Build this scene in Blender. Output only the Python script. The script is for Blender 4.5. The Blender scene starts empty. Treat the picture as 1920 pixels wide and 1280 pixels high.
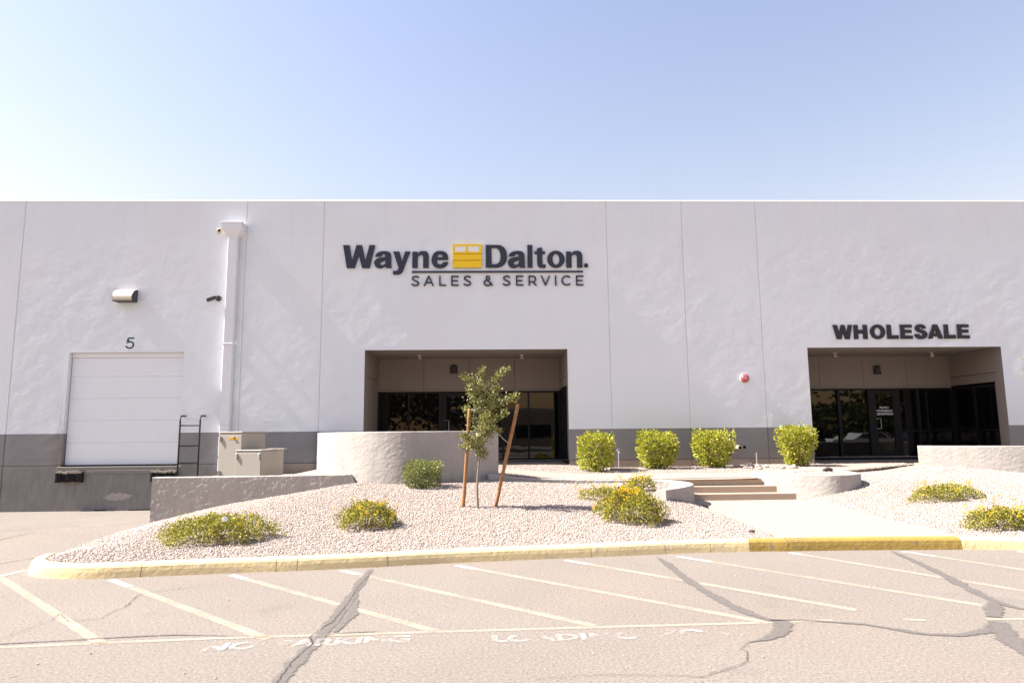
import bpy, bmesh, math, random
import numpy as np
from mathutils import Vector, Matrix
from mathutils.geometry import tessellate_polygon

random.seed(7)
RNG = np.random.default_rng(7)
SC = bpy.context.scene
COL = SC.collection
R = math.radians

# ------------------------------------------------------------------ camera, sky, sun, exposure
def cam_axes(p, y, r):
    f = Vector((math.sin(y)*math.cos(p), math.cos(y)*math.cos(p), math.sin(p)))
    rt = Vector((math.cos(y), -math.sin(y), 0)); up = rt.cross(f)
    return (math.cos(r)*rt - math.sin(r)*up, math.cos(r)*up + math.sin(r)*rt, f)
RT, UP, FW = cam_axes(0.133775, 0.029148, 0.009239)
cam = bpy.data.cameras.new('camera'); cam.lens = 24; cam.sensor_width = 36
cam.clip_start = .05; cam.clip_end = 1500
cam.dof.use_dof = True; cam.dof.focus_distance = 15; cam.dof.aperture_fstop = 4.0
co = bpy.data.objects.new('camera', cam); COL.objects.link(co); SC.camera = co
co.matrix_world = Matrix(((RT.x, UP.x, -FW.x, 0), (RT.y, UP.y, -FW.y, -18.3), (RT.z, UP.z, -FW.z, 1.6), (0, 0, 0, 1)))

SUN_EL = R(48); SUN_AZ_FRONT = R(0.5)      # the sun stands on the left, all but in the plane of the facade
world = bpy.data.worlds.new('World'); SC.world = world; world.use_nodes = True
nt = world.node_tree
sky = nt.nodes.new('ShaderNodeTexSky'); sky.sky_type = 'NISHITA'; sky.sun_disc = False
sky.sun_elevation = SUN_EL; sky.sun_rotation = R(-90) - SUN_AZ_FRONT
sky.air_density = 2.2; sky.dust_density = .9; sky.ozone_density = 2.0; sky.altitude = 0
hz = nt.nodes.new('ShaderNodeMix'); hz.data_type = 'RGBA'; hz.blend_type = 'MULTIPLY'; hz.inputs[0].default_value = 1; hz.inputs[7].default_value = (1.19, .985, 1.09, 1)
nt.links.new(sky.outputs[0], hz.inputs[6]); nt.links.new(hz.outputs[2], nt.nodes['Background'].inputs[0])
nt.nodes['Background'].inputs[1].default_value = 0.050
sl = bpy.data.lights.new('sun', 'SUN'); sl.energy = 4.2; sl.angle = R(.53); sl.color = (1, .95, .87)
so = bpy.data.objects.new('sun', sl); COL.objects.link(so)
sd = Vector((-math.cos(SUN_EL)*math.cos(SUN_AZ_FRONT), -math.cos(SUN_EL)*math.sin(SUN_AZ_FRONT), math.sin(SUN_EL)))
so.rotation_euler = sd.to_track_quat('Z', 'Y').to_euler()
SC.view_settings.view_transform = 'Standard'; SC.view_settings.look = 'None'
SC.view_settings.exposure = 1.90; SC.view_settings.gamma = 1; SC.view_settings.use_curve_mapping = False

# ------------------------------------------------------------------ materials
class NT:
    def __init__(s, name):
        s.m = bpy.data.materials.new(name); s.m.use_nodes = True
        s.t = s.m.node_tree; s.b = s.t.nodes['Principled BSDF']; s.out = s.t.nodes['Material Output']
    def n(s, typ, **kw):
        nd = s.t.nodes.new(typ)
        for k, v in kw.items(): setattr(nd, k, v)
        return nd
    def l(s, a, b): s.t.links.new(a, b)
    def pos(s): return s.n('ShaderNodeNewGeometry').outputs['Position']
    def obj(s): return s.n('ShaderNodeTexCoord').outputs['Object']
    def map(s, v, scale):
        m = s.n('ShaderNodeMapping'); s.l(v, m.inputs[0]); m.inputs['Scale'].default_value = scale; return m.outputs[0]
    def noise(s, v, scale, detail=4, rough=.55, dist=0):
        k = s.n('ShaderNodeTexNoise'); s.l(v, k.inputs['Vector']); k.inputs['Scale'].default_value = scale
        k.inputs['Detail'].default_value = detail; k.inputs['Roughness'].default_value = rough; k.inputs['Distortion'].default_value = dist
        return k.outputs[0]
    def vor(s, v, scale):
        k = s.n('ShaderNodeTexVoronoi'); s.l(v, k.inputs['Vector']); k.inputs['Scale'].default_value = scale; return k.outputs[0]
    def ramp(s, f, stops):
        r = s.n('ShaderNodeValToRGB'); s.l(f, r.inputs[0]); e = r.color_ramp.elements
        while len(e) < len(stops): e.new(.5)
        for i, (p, c) in enumerate(stops):
            e[i].position = p; e[i].color = (c if hasattr(c, '__len__') else (c, c, c)) + ((1,) if hasattr(c, '__len__') else ()) if hasattr(c, '__len__') else (c, c, c, 1)
        return r.outputs[0]
    def mix(s, f, a, b, mode='MIX'):
        m = s.n('ShaderNodeMix', data_type='RGBA', blend_type=mode)
        if hasattr(f, 'node'): s.l(f, m.inputs[0])
        else: m.inputs[0].default_value = f
        for i, c in ((6, a), (7, b)):
            if hasattr(c, 'node'): s.l(c, m.inputs[i])
            else: m.inputs[i].default_value = tuple(c) + (1,)
        return m.outputs[2]
    def math(s, op, a, b=0.0):
        m = s.n('ShaderNodeMath', operation=op)
        for i, c in ((0, a), (1, b)):
            if hasattr(c, 'node'): s.l(c, m.inputs[i])
            else: m.inputs[i].default_value = c
        return m.outputs[0]
    def sep(s, v):
        x = s.n('ShaderNodeSeparateXYZ'); s.l(v, x.inputs[0]); return x.outputs
    def col(s, c):
        if hasattr(c, 'node'): s.l(c, s.b.inputs['Base Color'])
        else: s.b.inputs['Base Color'].default_value = tuple(c) + (1,)
        return s
    def rough(s, r, spec=.3):
        s.b.inputs['Roughness'].default_value = r; s.b.inputs['Specular IOR Level'].default_value = spec; return s
    def bump(s, h, dist, strength=1.0, prev=None):
        b = s.n('ShaderNodeBump'); s.l(h, b.inputs['Height']); b.inputs['Distance'].default_value = dist; b.inputs['Strength'].default_value = strength
        if prev: s.l(prev, b.inputs['Normal'])
        s.l(b.outputs[0], s.b.inputs['Normal']); return b.outputs[0]
    def wear(s, fac):
        tr = s.n('ShaderNodeBsdfTransparent'); mx = s.n('ShaderNodeMixShader')
        s.l(fac, mx.inputs[0]); s.l(tr.outputs[0], mx.inputs[1]); s.l(s.b.outputs[0], mx.inputs[2]); s.l(mx.outputs[0], s.out.inputs[0]); return s
    def fray(s, P, sc, amp, lo, hi):
        a = s.n('ShaderNodeAttribute', attribute_name='across').outputs['Fac']
        k = s.math('MULTIPLY', s.math('SUBTRACT', s.noise(P, sc, 5, .7), .5), amp)
        return s.ramp(s.math('ADD', a, k), [(lo, 0), (hi, 1)])
    def rnd(s): return s.n('ShaderNodeNewGeometry').outputs['Random Per Island']

def plain(name, c, rough=.5, spec=.4, metal=0, var=.12, vs=9, bump=.0):
    t = NT(name); n = t.noise(t.obj(), vs, 5)
    d = tuple(x*(1-var) for x in c); e = tuple(min(1, x*(1+var)) for x in c)
    t.col(t.mix(n, d, e)).rough(rough, spec); t.b.inputs['Metallic'].default_value = metal
    if bump: t.bump(t.noise(t.obj(), 60, 3), bump)
    return t.m

def m_wall():
    t = NT('painted_stucco'); P = t.pos()
    z = t.sep(P)[2]
    fine = t.noise(P, 1.1, 5, .6)
    stk = t.noise(t.map(P, (1.6, 1, .16)), 2.2, 4, .6)
    white = t.mix(fine, (.63, .66, .715), (.72, .745, .79))
    white = t.mix(t.math('MULTIPLY', stk, .16), white, (.70, .70, .72))
    zt_ = t.n('ShaderNodeMapRange'); t.l(z, zt_.inputs[0]); zt_.inputs[1].default_value = 5.6; zt_.inputs[2].default_value = 8.0
    drip = t.math('MULTIPLY', t.ramp(t.noise(t.map(P, (3.2, 1, .10)), 2.6, 5, .7), [(.52, 0), (.70, 1)]), zt_.outputs[0])
    white = t.mix(t.math('MULTIPLY', drip, .34), white, (.55, .55, .57))
    patch = t.ramp(t.noise(P, .42, 4, .6), [(.46, 0), (.60, 1)]); white = t.mix(t.math('MULTIPLY', patch, .22), white, (.70, .68, .68))
    g1 = t.mix(t.noise(P, 2.1, 4), (.205, .195, .198), (.232, .220, .222))
    # bare, weathered and scuffed concrete low on the dock face
    dirt = t.noise(t.map(P, (3, 1, .8)), 2.4, 6, .65)
    low = t.ramp(z, [(.0, 0), (.001, 1)])
    mz = t.n('ShaderNodeMapRange'); t.l(z, mz.inputs[0]); mz.inputs[1].default_value = .80; mz.inputs[2].default_value = .90; mz.inputs[3].default_value = 1; mz.inputs[4].default_value = 0
    x = t.sep(P)[0]
    mxx = t.math('LESS_THAN', x, -6.9)
    band = t.math('MULTIPLY', mz.outputs[0], mxx)
    bare = t.mix(t.ramp(dirt, [(.30, .0), (.62, 1.0)]), (.165, .156, .155), (.222, .208, .200))
    scr = t.ramp(t.noise(t.map(P, (5, 1, 1.2)), 3.5, 5, .7), [(.60, 0), (.72, 1)])
    bare = t.mix(t.math('MULTIPLY', scr, .6), bare, (.075, .07, .07))
    grey = t.mix(band, g1, bare)
    base2 = t.mix(t.math('MULTIPLY', t.math('LESS_THAN', z, .865), t.math('GREATER_THAN', x, -6.9)), grey, (.29, .235, .20))
    up = t.math('GREATER_THAN', z, 1.70)
    c = t.mix(up, base2, white)
    # rusty grime running down beside the dock door
    sx = t.n('ShaderNodeMapRange'); t.l(t.math('ABSOLUTE', t.math('ADD', x, 11.30)), sx.inputs[0]); sx.inputs[1].default_value = 0; sx.inputs[2].default_value = .2; sx.inputs[3].default_value = 1; sx.inputs[4].default_value = 0
    sz = t.n('ShaderNodeMapRange'); t.l(z, sz.inputs[0]); sz.inputs[1].default_value = .8; sz.inputs[2].default_value = 3.0; sz.inputs[3].default_value = 1; sz.inputs[4].default_value = 0
    gr = t.math('MULTIPLY', t.math('MULTIPLY', sx.outputs[0], sz.outputs[0]), t.ramp(t.noise(t.map(P, (6, 1, 1.5)), 3, 5), [(.3, .0), (.7, 1)]))
    gr = t.math('MULTIPLY', gr, t.math('GREATER_THAN', z, .78))
    c = t.mix(t.math('MULTIPLY', gr, .75), c, (.17, .12, .09))
    t.col(c).rough(.62, .25)
    b = t.bump(t.noise(P, 9, 5, .6), .005, .7)
    t.bump(t.noise(P, 70, 3), .0015, .7, b)
    return t.m

def m_stucco(name, a, b_, scale=6, d1=.018, d2=.006):
    t = NT(name); P = t.pos()
    n = t.noise(P, 2.3, 5); n2 = t.noise(t.map(P, (3, 3, .6)), 2.0, 5, .6)
    c = t.mix(n, a, b_); c = t.mix(t.math('MULTIPLY', t.ramp(n2, [(.5, 0), (.72, 1)]), .35), c, tuple(x*.72 for x in a))
    t.col(c).rough(.9, .15)
    b = t.bump(t.noise(P, scale, 6, .62, .3), d1, .8); t.bump(t.noise(P, 38, 4, .6), d2, .8, b)
    return t.m

def m_flat(name, a, b_, sc=3, d=.002, rough=.9):
    t = NT(name); P = t.pos(); t.col(t.mix(t.noise(P, sc, 6, .6), a, b_)).rough(rough, .2); t.bump(t.noise(P, 90, 4), d, .7); return t.m

def m_asphalt():
    t = NT('weathered_asphalt'); P = t.pos()
    big = t.noise(P, .55, 6, .6); mid = t.noise(P, 3.2, 5, .6)
    c = t.mix(big, (.172, .151, .132), (.244, .215, .190)); c = t.mix(t.math('MULTIPLY', mid, .5), c, (.226, .192, .166))
    st = t.ramp(t.noise(P, .35, 3, .5), [(.5, 0), (.7, 1)]); c = t.mix(t.math('MULTIPLY', st, .30), c, (.25, .19, .155))
    gr = t.ramp(t.noise(P, 42, 3, .75), [(.28, (.10, .095, .09)), (.44, (.45, .45, .45)), (.56, (.54, .53, .52)), (.72, (.95, .93, .91))])
    c = t.mix(.72, c, gr, 'OVERLAY')
    ag = t.noise(P, 130, 2, .7); sp = t.ramp(ag, [(.30, (.10, .085, .075)), (.46, (.5, .5, .5)), (.56, (.5, .5, .5)), (.75, (.92, .88, .84))])
    c = t.mix(.6, c, sp, 'OVERLAY')
    dk = t.ramp(t.noise(P, 30, 2, .5), [(.70, 0), (.76, 1)]); c = t.mix(t.math('MULTIPLY', dk, .45), c, (.09, .075, .065))
    v = t.vor(P, 55); stn = t.ramp(v, [(.10, 1), (.17, 0)]); msk = t.ramp(t.noise(P, 21, 2), [(.58, 0), (.64, 1)])
    c = t.mix(t.math('MULTIPLY', t.math('MULTIPLY', stn, msk), .5), c, (.42, .37, .33))
    oil = t.ramp(t.noise(P, .9, 5, .65), [(.60, 0), (.74, 1)]); c = t.mix(t.math('MULTIPLY', oil, .38), c, (.12, .105, .10))
    t.col(c).rough(.9, .2)
    b = t.bump(ag, .006, .9); t.bump(t.noise(P, 320, 2), .002, .6, b)
    return t.m

def m_gravel():
    t = NT('gravel_base'); P = t.pos()
    v = t.vor(P, 42); k = t.noise(P, 60, 3, .7)
    c = t.mix(k, (.26, .21, .185), (.40, .34, .30)); t.col(c).rough(.95, .1)
    t.bump(v, .02, .9); return t.m

def m_island(name, stops, rough=.9, spec=.15, trans=0, obj=True):
    t = NT(name); c = t.ramp(t.rnd(), stops); t.col(c).rough(rough, spec)
    if trans:
        tr = t.n('ShaderNodeBsdfTranslucent'); mx = t.n('ShaderNodeMixShader'); mx.inputs[0].default_value = trans
        bright = t.mix(1.0, c, (1.0, 1.0, .55), 'MULTIPLY')
        t.l(bright, tr.inputs[0]); t.l(t.b.outputs[0], mx.inputs[1]); t.l(tr.outputs[0], mx.inputs[2]); t.l(mx.outputs[0], t.out.inputs[0])
    return t.m

def m_kerb(name, ca, cb, bare, thr):
    t = NT(name); P = t.pos()
    n = t.noise(P, 5, 6, .65); c = t.mix(t.noise(P, 2.2, 4), ca, cb)
    c = t.mix(t.ramp(n, [(thr, 0), (thr+.08, 1)]), c, bare)
    d = t.ramp(t.noise(t.map(P, (2, 2, 12)), 9, 5, .7), [(.58, 0), (.75, 1)]); c = t.mix(t.math('MULTIPLY', d, .45), c, tuple(x*.45 for x in bare))
    t.col(c).rough(.8, .25); b = t.bump(t.noise(P, 14, 5), .012, .8); t.bump(t.noise(P, 80, 3), .004, .7, b); return t.m

def m_paint(name, c, lo, hi, sc=26, mul=1.0, fray=None):
    t = NT(name); P = t.pos(); t.col(t.mix(t.noise(P, 7, 4), tuple(x*.86 for x in c), c)).rough(.85, .2)
    a = t.ramp(t.noise(P, 130, 2, .7), [(.36, 0), (.50, 1)]); b = t.ramp(t.noise(P, 2.6, 6, .7), [(lo, 0), (hi, 1)])
    fa = t.math('MULTIPLY', t.math('MULTIPLY', a, b), mul)
    if fray: fa = t.math('MULTIPLY', fa, t.fray(P, *fray))
    t.wear(fa); t.bump(t.noise(P, 130, 2, .7), .005, .8); return t.m

def m_seal():
    t = NT('crack_sealant'); P = t.pos(); t.col(t.mix(t.noise(P, 20, 5, .7), (.105, .094, .088), (.190, .165, .150))).rough(.8, .25)
    a = t.math('MULTIPLY', t.ramp(t.noise(P, 11, 6, .75), [(.27, 0), (.42, 1)]), t.ramp(t.noise(P, 70, 3, .7), [(.27, .25), (.44, 1)]))
    t.wear(t.math('MULTIPLY', t.math('MULTIPLY', a, t.fray(P, 16, 1.5, .20, .42)), .86)); t.bump(t.noise(P, 130, 2, .7), .004, .8); return t.m

def m_glass(name, tint, spec):
    t = NT(name); t.col(tint); t.b.inputs['Roughness'].default_value = .015; t.b.inputs['IOR'].default_value = spec
    P = t.pos(); t.bump(t.noise(P, .9, 2), .004, .5); return t.m

MT = dict(
    wall=m_wall(),
    taupe=m_flat('taupe_stucco', (.215, .183, .165), (.248, .215, .195), 4, .003),
    conc=m_stucco('retaining_stucco', (.315, .287, .265), (.395, .366, .342), 24, .006, .007),
    path=m_flat('broom_finished_concrete', (.315, .250, .205), (.36, .29, .24), 2.5, .002),
    step=m_flat('step_concrete', (.35, .268, .205), (.43, .34, .265), 5, .004),
    asph=m_asphalt(), gravel=m_gravel(), seal=m_seal(),
    crack=m_paint('open_crack', (.06, .05, .045), .20, .46, mul=.95, fray=(30, .8, .1, .4)),
    stone=m_island('gravel_stone', [(0, (.26, .195, .17)), (.12, (.36, .285, .25)), (.5, (.42, .345, .30)), (.85, (.48, .415, .37)), (1, (.56, .51, .47))]),
    rock=m_stucco('field_rock', (.30, .235, .20), (.52, .44, .38), 14, .02, .008),
    drock=m_flat('dark_rock', (.06, .045, .045), (.11, .08, .075), 20, .004),
    kerb1=m_kerb('faded_yellow_kerb_paint', (.62, .475, .235), (.70, .57, .34), (.60, .48, .31), .55),
    kerb2=m_kerb('bright_yellow_kerb_paint', (.27, .18, .045), (.38, .26, .07), (.22, .16, .09), .57),
    yline=m_paint('yellow_line_paint', (.60, .50, .375), .24, .60, mul=.70, fray=(40, .7, .02, .22)),
    wline=m_paint('white_line_paint', (.74, .69, .62), .15, .45, mul=.88, fray=(40, .7, .02, .2)),
    wtext=m_paint('worn_white_stencil_paint', (.68, .64, .60), .46, .60, mul=.86),
    wtext2=m_paint('nearly_gone_stencil_paint', (.66, .62, .58), .47, .66, mul=.76),
    white=plain('white_metal', (.74, .74, .76), .45, .4, 0, .03),
    dsect=plain('white_door_section', (.72, .735, .78), .4, .45, 0, .03, 3),
    pipe=plain('painted_downspout', (.66, .665, .70), .55, .3, 0, .04, 4),
    glass=m_glass('tinted_glass', (.004, .004, .005), 1.52),
    frame=plain('dark_bronze_frame', (.010, .009, .011), .5, .2, 0, .15),
    black=plain('black_paint', (.012, .012, .014), .45, .4),
    rubber=plain('black_rubber', (.014, .013, .013), .85, .2, 0, .35, 25, .004),
    torn=plain('torn_rubber_edge', (.34, .30, .25), .95, .1, 0, .5, 40, .01),
    sill=m_flat('dock_sill_concrete', (.16, .15, .142), (.235, .22, .205), 9, .004),
    navy=plain('navy_sign_face', (.022, .025, .045), .4, .4, 0, .08),
    charcoal=plain('charcoal_sign_face', (.022, .022, .028), .45, .35, 0, .1),
    yellow=plain('yellow_sign_face', (.80, .51, .008), .4, .4, 0, .04),
    ygroove=plain('yellow_groove', (.28, .17, .01), .6, .3),
    teal=plain('dark_teal_paint', (.012, .055, .075), .6, .3),
    red=plain('alarm_red', (.40, .085, .095), .35, .5, 0, .1), redw=plain('alarm_pale_rim', (.62, .50, .50), .5, .4),
    cab=plain('tan_cabinet_paint', (.34, .305, .265), .5, .35, 0, .06, 3), cabd=plain('cabinet_seam', (.12, .105, .09), .6, .3),
    warn=plain('warning_yellow', (.75, .42, .015), .5, .4), steel=plain('galvanised_steel', (.42, .41, .40), .45, .5, .5, .15),
    cream=plain('cream_lamp_shell', (.60, .54, .44), .45, .4, 0, .05), lampd=plain('dark_lamp_housing', (.045, .045, .055), .5, .4),
    lens=plain('lamp_lens', (.45, .42, .38), .25, .5), dgrey=plain('camera_grey', (.065, .06, .06), .45, .4),
    tan=plain('tan_pipe', (.50, .38, .27), .5, .4), stake=plain('lodgepole_wood', (.30, .155, .07), .75, .2, 0, .35, 30, .004),
    bark=plain('grey_bark', (.22, .18, .15), .9, .1, 0, .3, 40, .004), stem=plain('brown_stem', (.17, .10, .06), .9, .1, 0, .3, 30),
    paper=plain('white_paper', (.8, .8, .8), .8, .2), dark=plain('dark_void', (.01, .01, .01), .9, .05),
    leafA=m_island('bright_shrub_leaf', [(0, (.12, .14, .014)), (.3, (.28, .30, .028)), (.7, (.43, .43, .045)), (.93, (.55, .52, .11)), (1, (.42, .30, .12))], .45, .35, .35),
    leafB=m_island('grey_green_hedge_leaf', [(0, (.08, .095, .025)), (.5, (.20, .22, .075)), (1, (.34, .35, .15))], .5, .3, .3),
    leafL=m_island('lantana_leaf', [(0, (.11, .115, .018)), (.4, (.27, .26, .045)), (.8, (.39, .35, .065)), (1, (.50, .43, .12))], .55, .3, .3),
    leafT=m_island('oak_leaf', [(0, (.085, .09, .022)), (.5, (.19, .19, .05)), (.85, (.31, .30, .10)), (1, (.42, .39, .20))], .45, .4, .25),
    leafP=m_island('palo_verde_leaf', [(0, (.25, .26, .10)), (1, (.50, .48, .26))], .5, .3, .4),
    leafD=m_island('far_tree_leaf', [(0, (.04, .05, .012)), (.6, (.08, .085, .02)), (1, (.14, .13, .035))], .7, .2, .2),
    flower=m_island('lantana_flower', [(0, (.62, .36, .008)), (.4, (.78, .50, .012)), (1, (.85, .62, .04))], .6, .2, .25),
    far=m_flat('far_stucco', (.34, .27, .20), (.40, .32, .24), 2), roofing=m_flat('roof_membrane', (.4, .39, .37), (.5, .48, .45), 3),
    carw=plain('white_car_paint', (.7, .7, .7), .2, .5, 0, .02), card=plain('dark_car_paint', (.03, .03, .04), .2, .5, 0, .02), tyre=plain('tyre', (.02, .02, .02), .9, .1),
    desert=m_flat('desert_soil', (.30, .25, .20), (.40, .34, .28), .2, .01),
)

# ------------------------------------------------------------------ helpers
def props(o, label=None, cat=None, group=None, kind=None):
    for k, v in (('label', label), ('category', cat), ('group', group), ('kind', kind)):
        if v: o[k] = v
    return o
def thing(name, label, cat, loc=(0, 0, 0), rz=0, group=None):
    o = bpy.data.objects.new(name, None); COL.objects.link(o); o.location = loc; o.rotation_euler = (0, 0, rz); o.empty_display_size = .1
    return props(o, label, cat, group)
def link(name, me, mat, parent=None):
    me.materials.clear()
    for m in (mat if isinstance(mat, (list, tuple)) else [mat]): me.materials.append(m)
    o = bpy.data.objects.new(name, me); COL.objects.link(o)
    if parent: o.parent = parent
    return o
def bm_obj(name, bm, mat, parent=None, smooth=False):
    me = bpy.data.meshes.new(name); bmesh.ops.recalc_face_normals(bm, faces=bm.faces); bm.to_mesh(me); bm.free()
    if smooth: me.polygons.foreach_set('use_smooth', [True]*len(me.polygons))
    return link(name, me, mat, parent)
def py_obj(name, v, f, mat, parent=None, smooth=False, fix=False):
    me = bpy.data.meshes.new(name); me.from_pydata([tuple(map(float, p)) for p in v], [], f); me.update()
    if fix:
        bm = bmesh.new(); bm.from_mesh(me); bmesh.ops.remove_doubles(bm, verts=bm.verts, dist=1e-5); bmesh.ops.recalc_face_normals(bm, faces=bm.faces); bm.to_mesh(me); bm.free()
    if smooth: me.polygons.foreach_set('use_smooth', [True]*len(me.polygons))
    return link(name, me, mat, parent)
def np_obj(name, V, F, mat, parent=None, smooth=False):
    me = bpy.data.meshes.new(name); V = np.asarray(V, np.float32); F = np.asarray(F, np.int32); k = F.shape[1]
    me.vertices.add(len(V)); me.vertices.foreach_set('co', V.ravel())
    me.loops.add(F.size); me.loops.foreach_set('vertex_index', F.ravel())
    me.polygons.add(len(F)); me.polygons.foreach_set('loop_start', np.arange(0, F.size, k, dtype=np.int32)); me.polygons.foreach_set('loop_total', np.full(len(F), k, np.int32))
    if smooth: me.polygons.foreach_set('use_smooth', np.ones(len(F), bool))
    me.update(calc_edges=True); return link(name, me, mat, parent)
def box(bm, x0, x1, y0, y1, z0, z1, bev=0, M=None, seg=1):
    r = bmesh.ops.create_cube(bm, size=1)
    vs = r['verts']
    for v in vs:
        v.co = Vector((x0+(v.co.x+.5)*(x1-x0), y0+(v.co.y+.5)*(y1-y0), z0+(v.co.z+.5)*(z1-z0)))
    if bev:
        es = list({e for v in vs for e in v.link_edges})
        rr = bmesh.ops.bevel(bm, geom=es, offset=bev, segments=seg, affect='EDGES', clamp_overlap=True); vs = list({v for f in rr['faces'] for v in f.verts} | {v for v in vs if v.is_valid})
    if M is not None: bmesh.ops.transform(bm, matrix=M, verts=vs)
    return vs
def box_obj(name, x0, x1, y0, y1, z0, z1, mat, parent=None, bev=0, M=None, seg=1):
    bm = bmesh.new(); box(bm, x0, x1, y0, y1, z0, z1, bev, M, seg); return bm_obj(name, bm, mat, parent)
def cyl(bm, p, q, r0, r1=None, seg=14):
    p, q = Vector(p), Vector(q); d = q-p; r1 = r0 if r1 is None else r1
    M = Matrix.Translation((p+q)/2) @ d.to_track_quat('Z', 'Y').to_matrix().to_4x4()
    bmesh.ops.create_cone(bm, cap_ends=True, segments=seg, radius1=r0, radius2=r1, depth=d.length, matrix=M)
def cyl_obj(name, p, q, r0, mat, parent=None, r1=None, seg=14):
    bm = bmesh.new(); cyl(bm, p, q, r0, r1, seg); return bm_obj(name, bm, mat, parent)
def tube(bm, pts, rad, seg=8):
    pts = [Vector(p) for p in pts]; n = len(pts); rad = [float(r_) for r_ in rad] if hasattr(rad, "__len__") else [rad]*n; rings = []
    up = Vector((.13, .31, .94))
    for i, p in enumerate(pts):
        d = (pts[min(i+1, n-1)]-pts[max(i-1, 0)]).normalized(); a = d.cross(up)
        if a.length < .1: a = d.cross(Vector((1, 0, 0)))
        a.normalize(); b = d.cross(a)
        rings.append([bm.verts.new(p+rad[i]*(math.cos(t)*a+math.sin(t)*b)) for t in [2*math.pi*k/seg for k in range(seg)]])
    for i in range(n-1):
        for k in range(seg): bm.faces.new((rings[i][k], rings[i][(k+1) % seg], rings[i+1][(k+1) % seg], rings[i+1][k]))
    bm.faces.new(rings[0][::-1]); bm.faces.new(rings[-1])
def tube_obj(name, pts, rad, mat, parent=None, seg=8, smooth=True):
    bm = bmesh.new(); tube(bm, pts, rad, seg); return bm_obj(name, bm, mat, parent, smooth)
def spline(pts, n=8, closed=False):
    P = [np.array(p, float) for p in pts]; out = []; m = len(P)
    rng = range(m) if closed else range(m-1)
    for i in rng:
        g = (lambda k: P[k % m]) if closed else (lambda k: P[min(max(k, 0), m-1)])
        a, b, c, d = g(i-1), g(i), g(i+1), g(i+2)
        for t in np.linspace(0, 1, n, endpoint=False):
            out.append(.5*((2*b)+(-a+c)*t+(2*a-5*b+4*c-d)*t*t+(-a+3*b-3*c+d)*t**3))
    if not closed: out.append(P[-1])
    return np.array(out)
def inside(P, poly):
    P = np.asarray(P); poly = np.asarray(poly, float)[:, :2]; x, y = P[:, 0], P[:, 1]; c = np.zeros(len(P), bool); j = len(poly)-1
    for i in range(len(poly)):
        xi, yi = poly[i]; xj, yj = poly[j]
        if yi != yj:
            k = ((yi > y) != (yj > y)) & (x < (xj-xi)*(y-yi)/(yj-yi)+xi); c ^= k
        j = i
    return c
class TPS:
    def __init__(s, P):
        P = np.array(P, float); s.xy = P[:, :2]; n = len(P); K = s.k(s.xy, s.xy)+np.eye(n)*.02
        Q = np.hstack([np.ones((n, 1)), s.xy]); A = np.block([[K, Q], [Q.T, np.zeros((3, 3))]])
        s.w = np.linalg.solve(A, np.concatenate([P[:, 2], np.zeros(3)]))
    def k(s, a, b):
        r2 = ((a[:, None]-b[None])**2).sum(-1); return np.where(r2 > 0, .5*r2*np.log(r2+1e-12), 0)
    def __call__(s, p):
        p = np.asarray(p, float)[:, :2]; o = np.zeros(len(p))
        for i in range(0, len(p), 20000):
            q = p[i:i+20000]; o[i:i+20000] = s.k(q, s.xy)@s.w[:-3]+s.w[-3]+q@s.w[-2:]
        return o
def terrain(name, poly, zf, step, mat, kind='structure'):
    poly = np.array(poly, float); lo = poly[:, :2].min(0); hi = poly[:, :2].max(0)
    xs = np.arange(lo[0], hi[0]+step, step); ys = np.arange(lo[1], hi[1]+step, step); X, Y = np.meshgrid(xs, ys)
    P = np.stack([X.ravel(), Y.ravel()], 1); z = zf(P); nx = len(xs); ny = len(ys)
    i, j = np.meshgrid(np.arange(nx-1), np.arange(ny-1)); a = (j*nx+i).ravel()
    ctr = P[a]+step/2; keep = inside(ctr, poly); a = a[keep]
    F = np.stack([a, a+1, a+1+nx, a+nx], 1); V = np.column_stack([P, z])
    u, inv = np.unique(F, return_inverse=True); F = inv.reshape(F.shape); V = V[u]
    o = np_obj(name, V, F, mat, None, True); return props(o, kind=kind)
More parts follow.
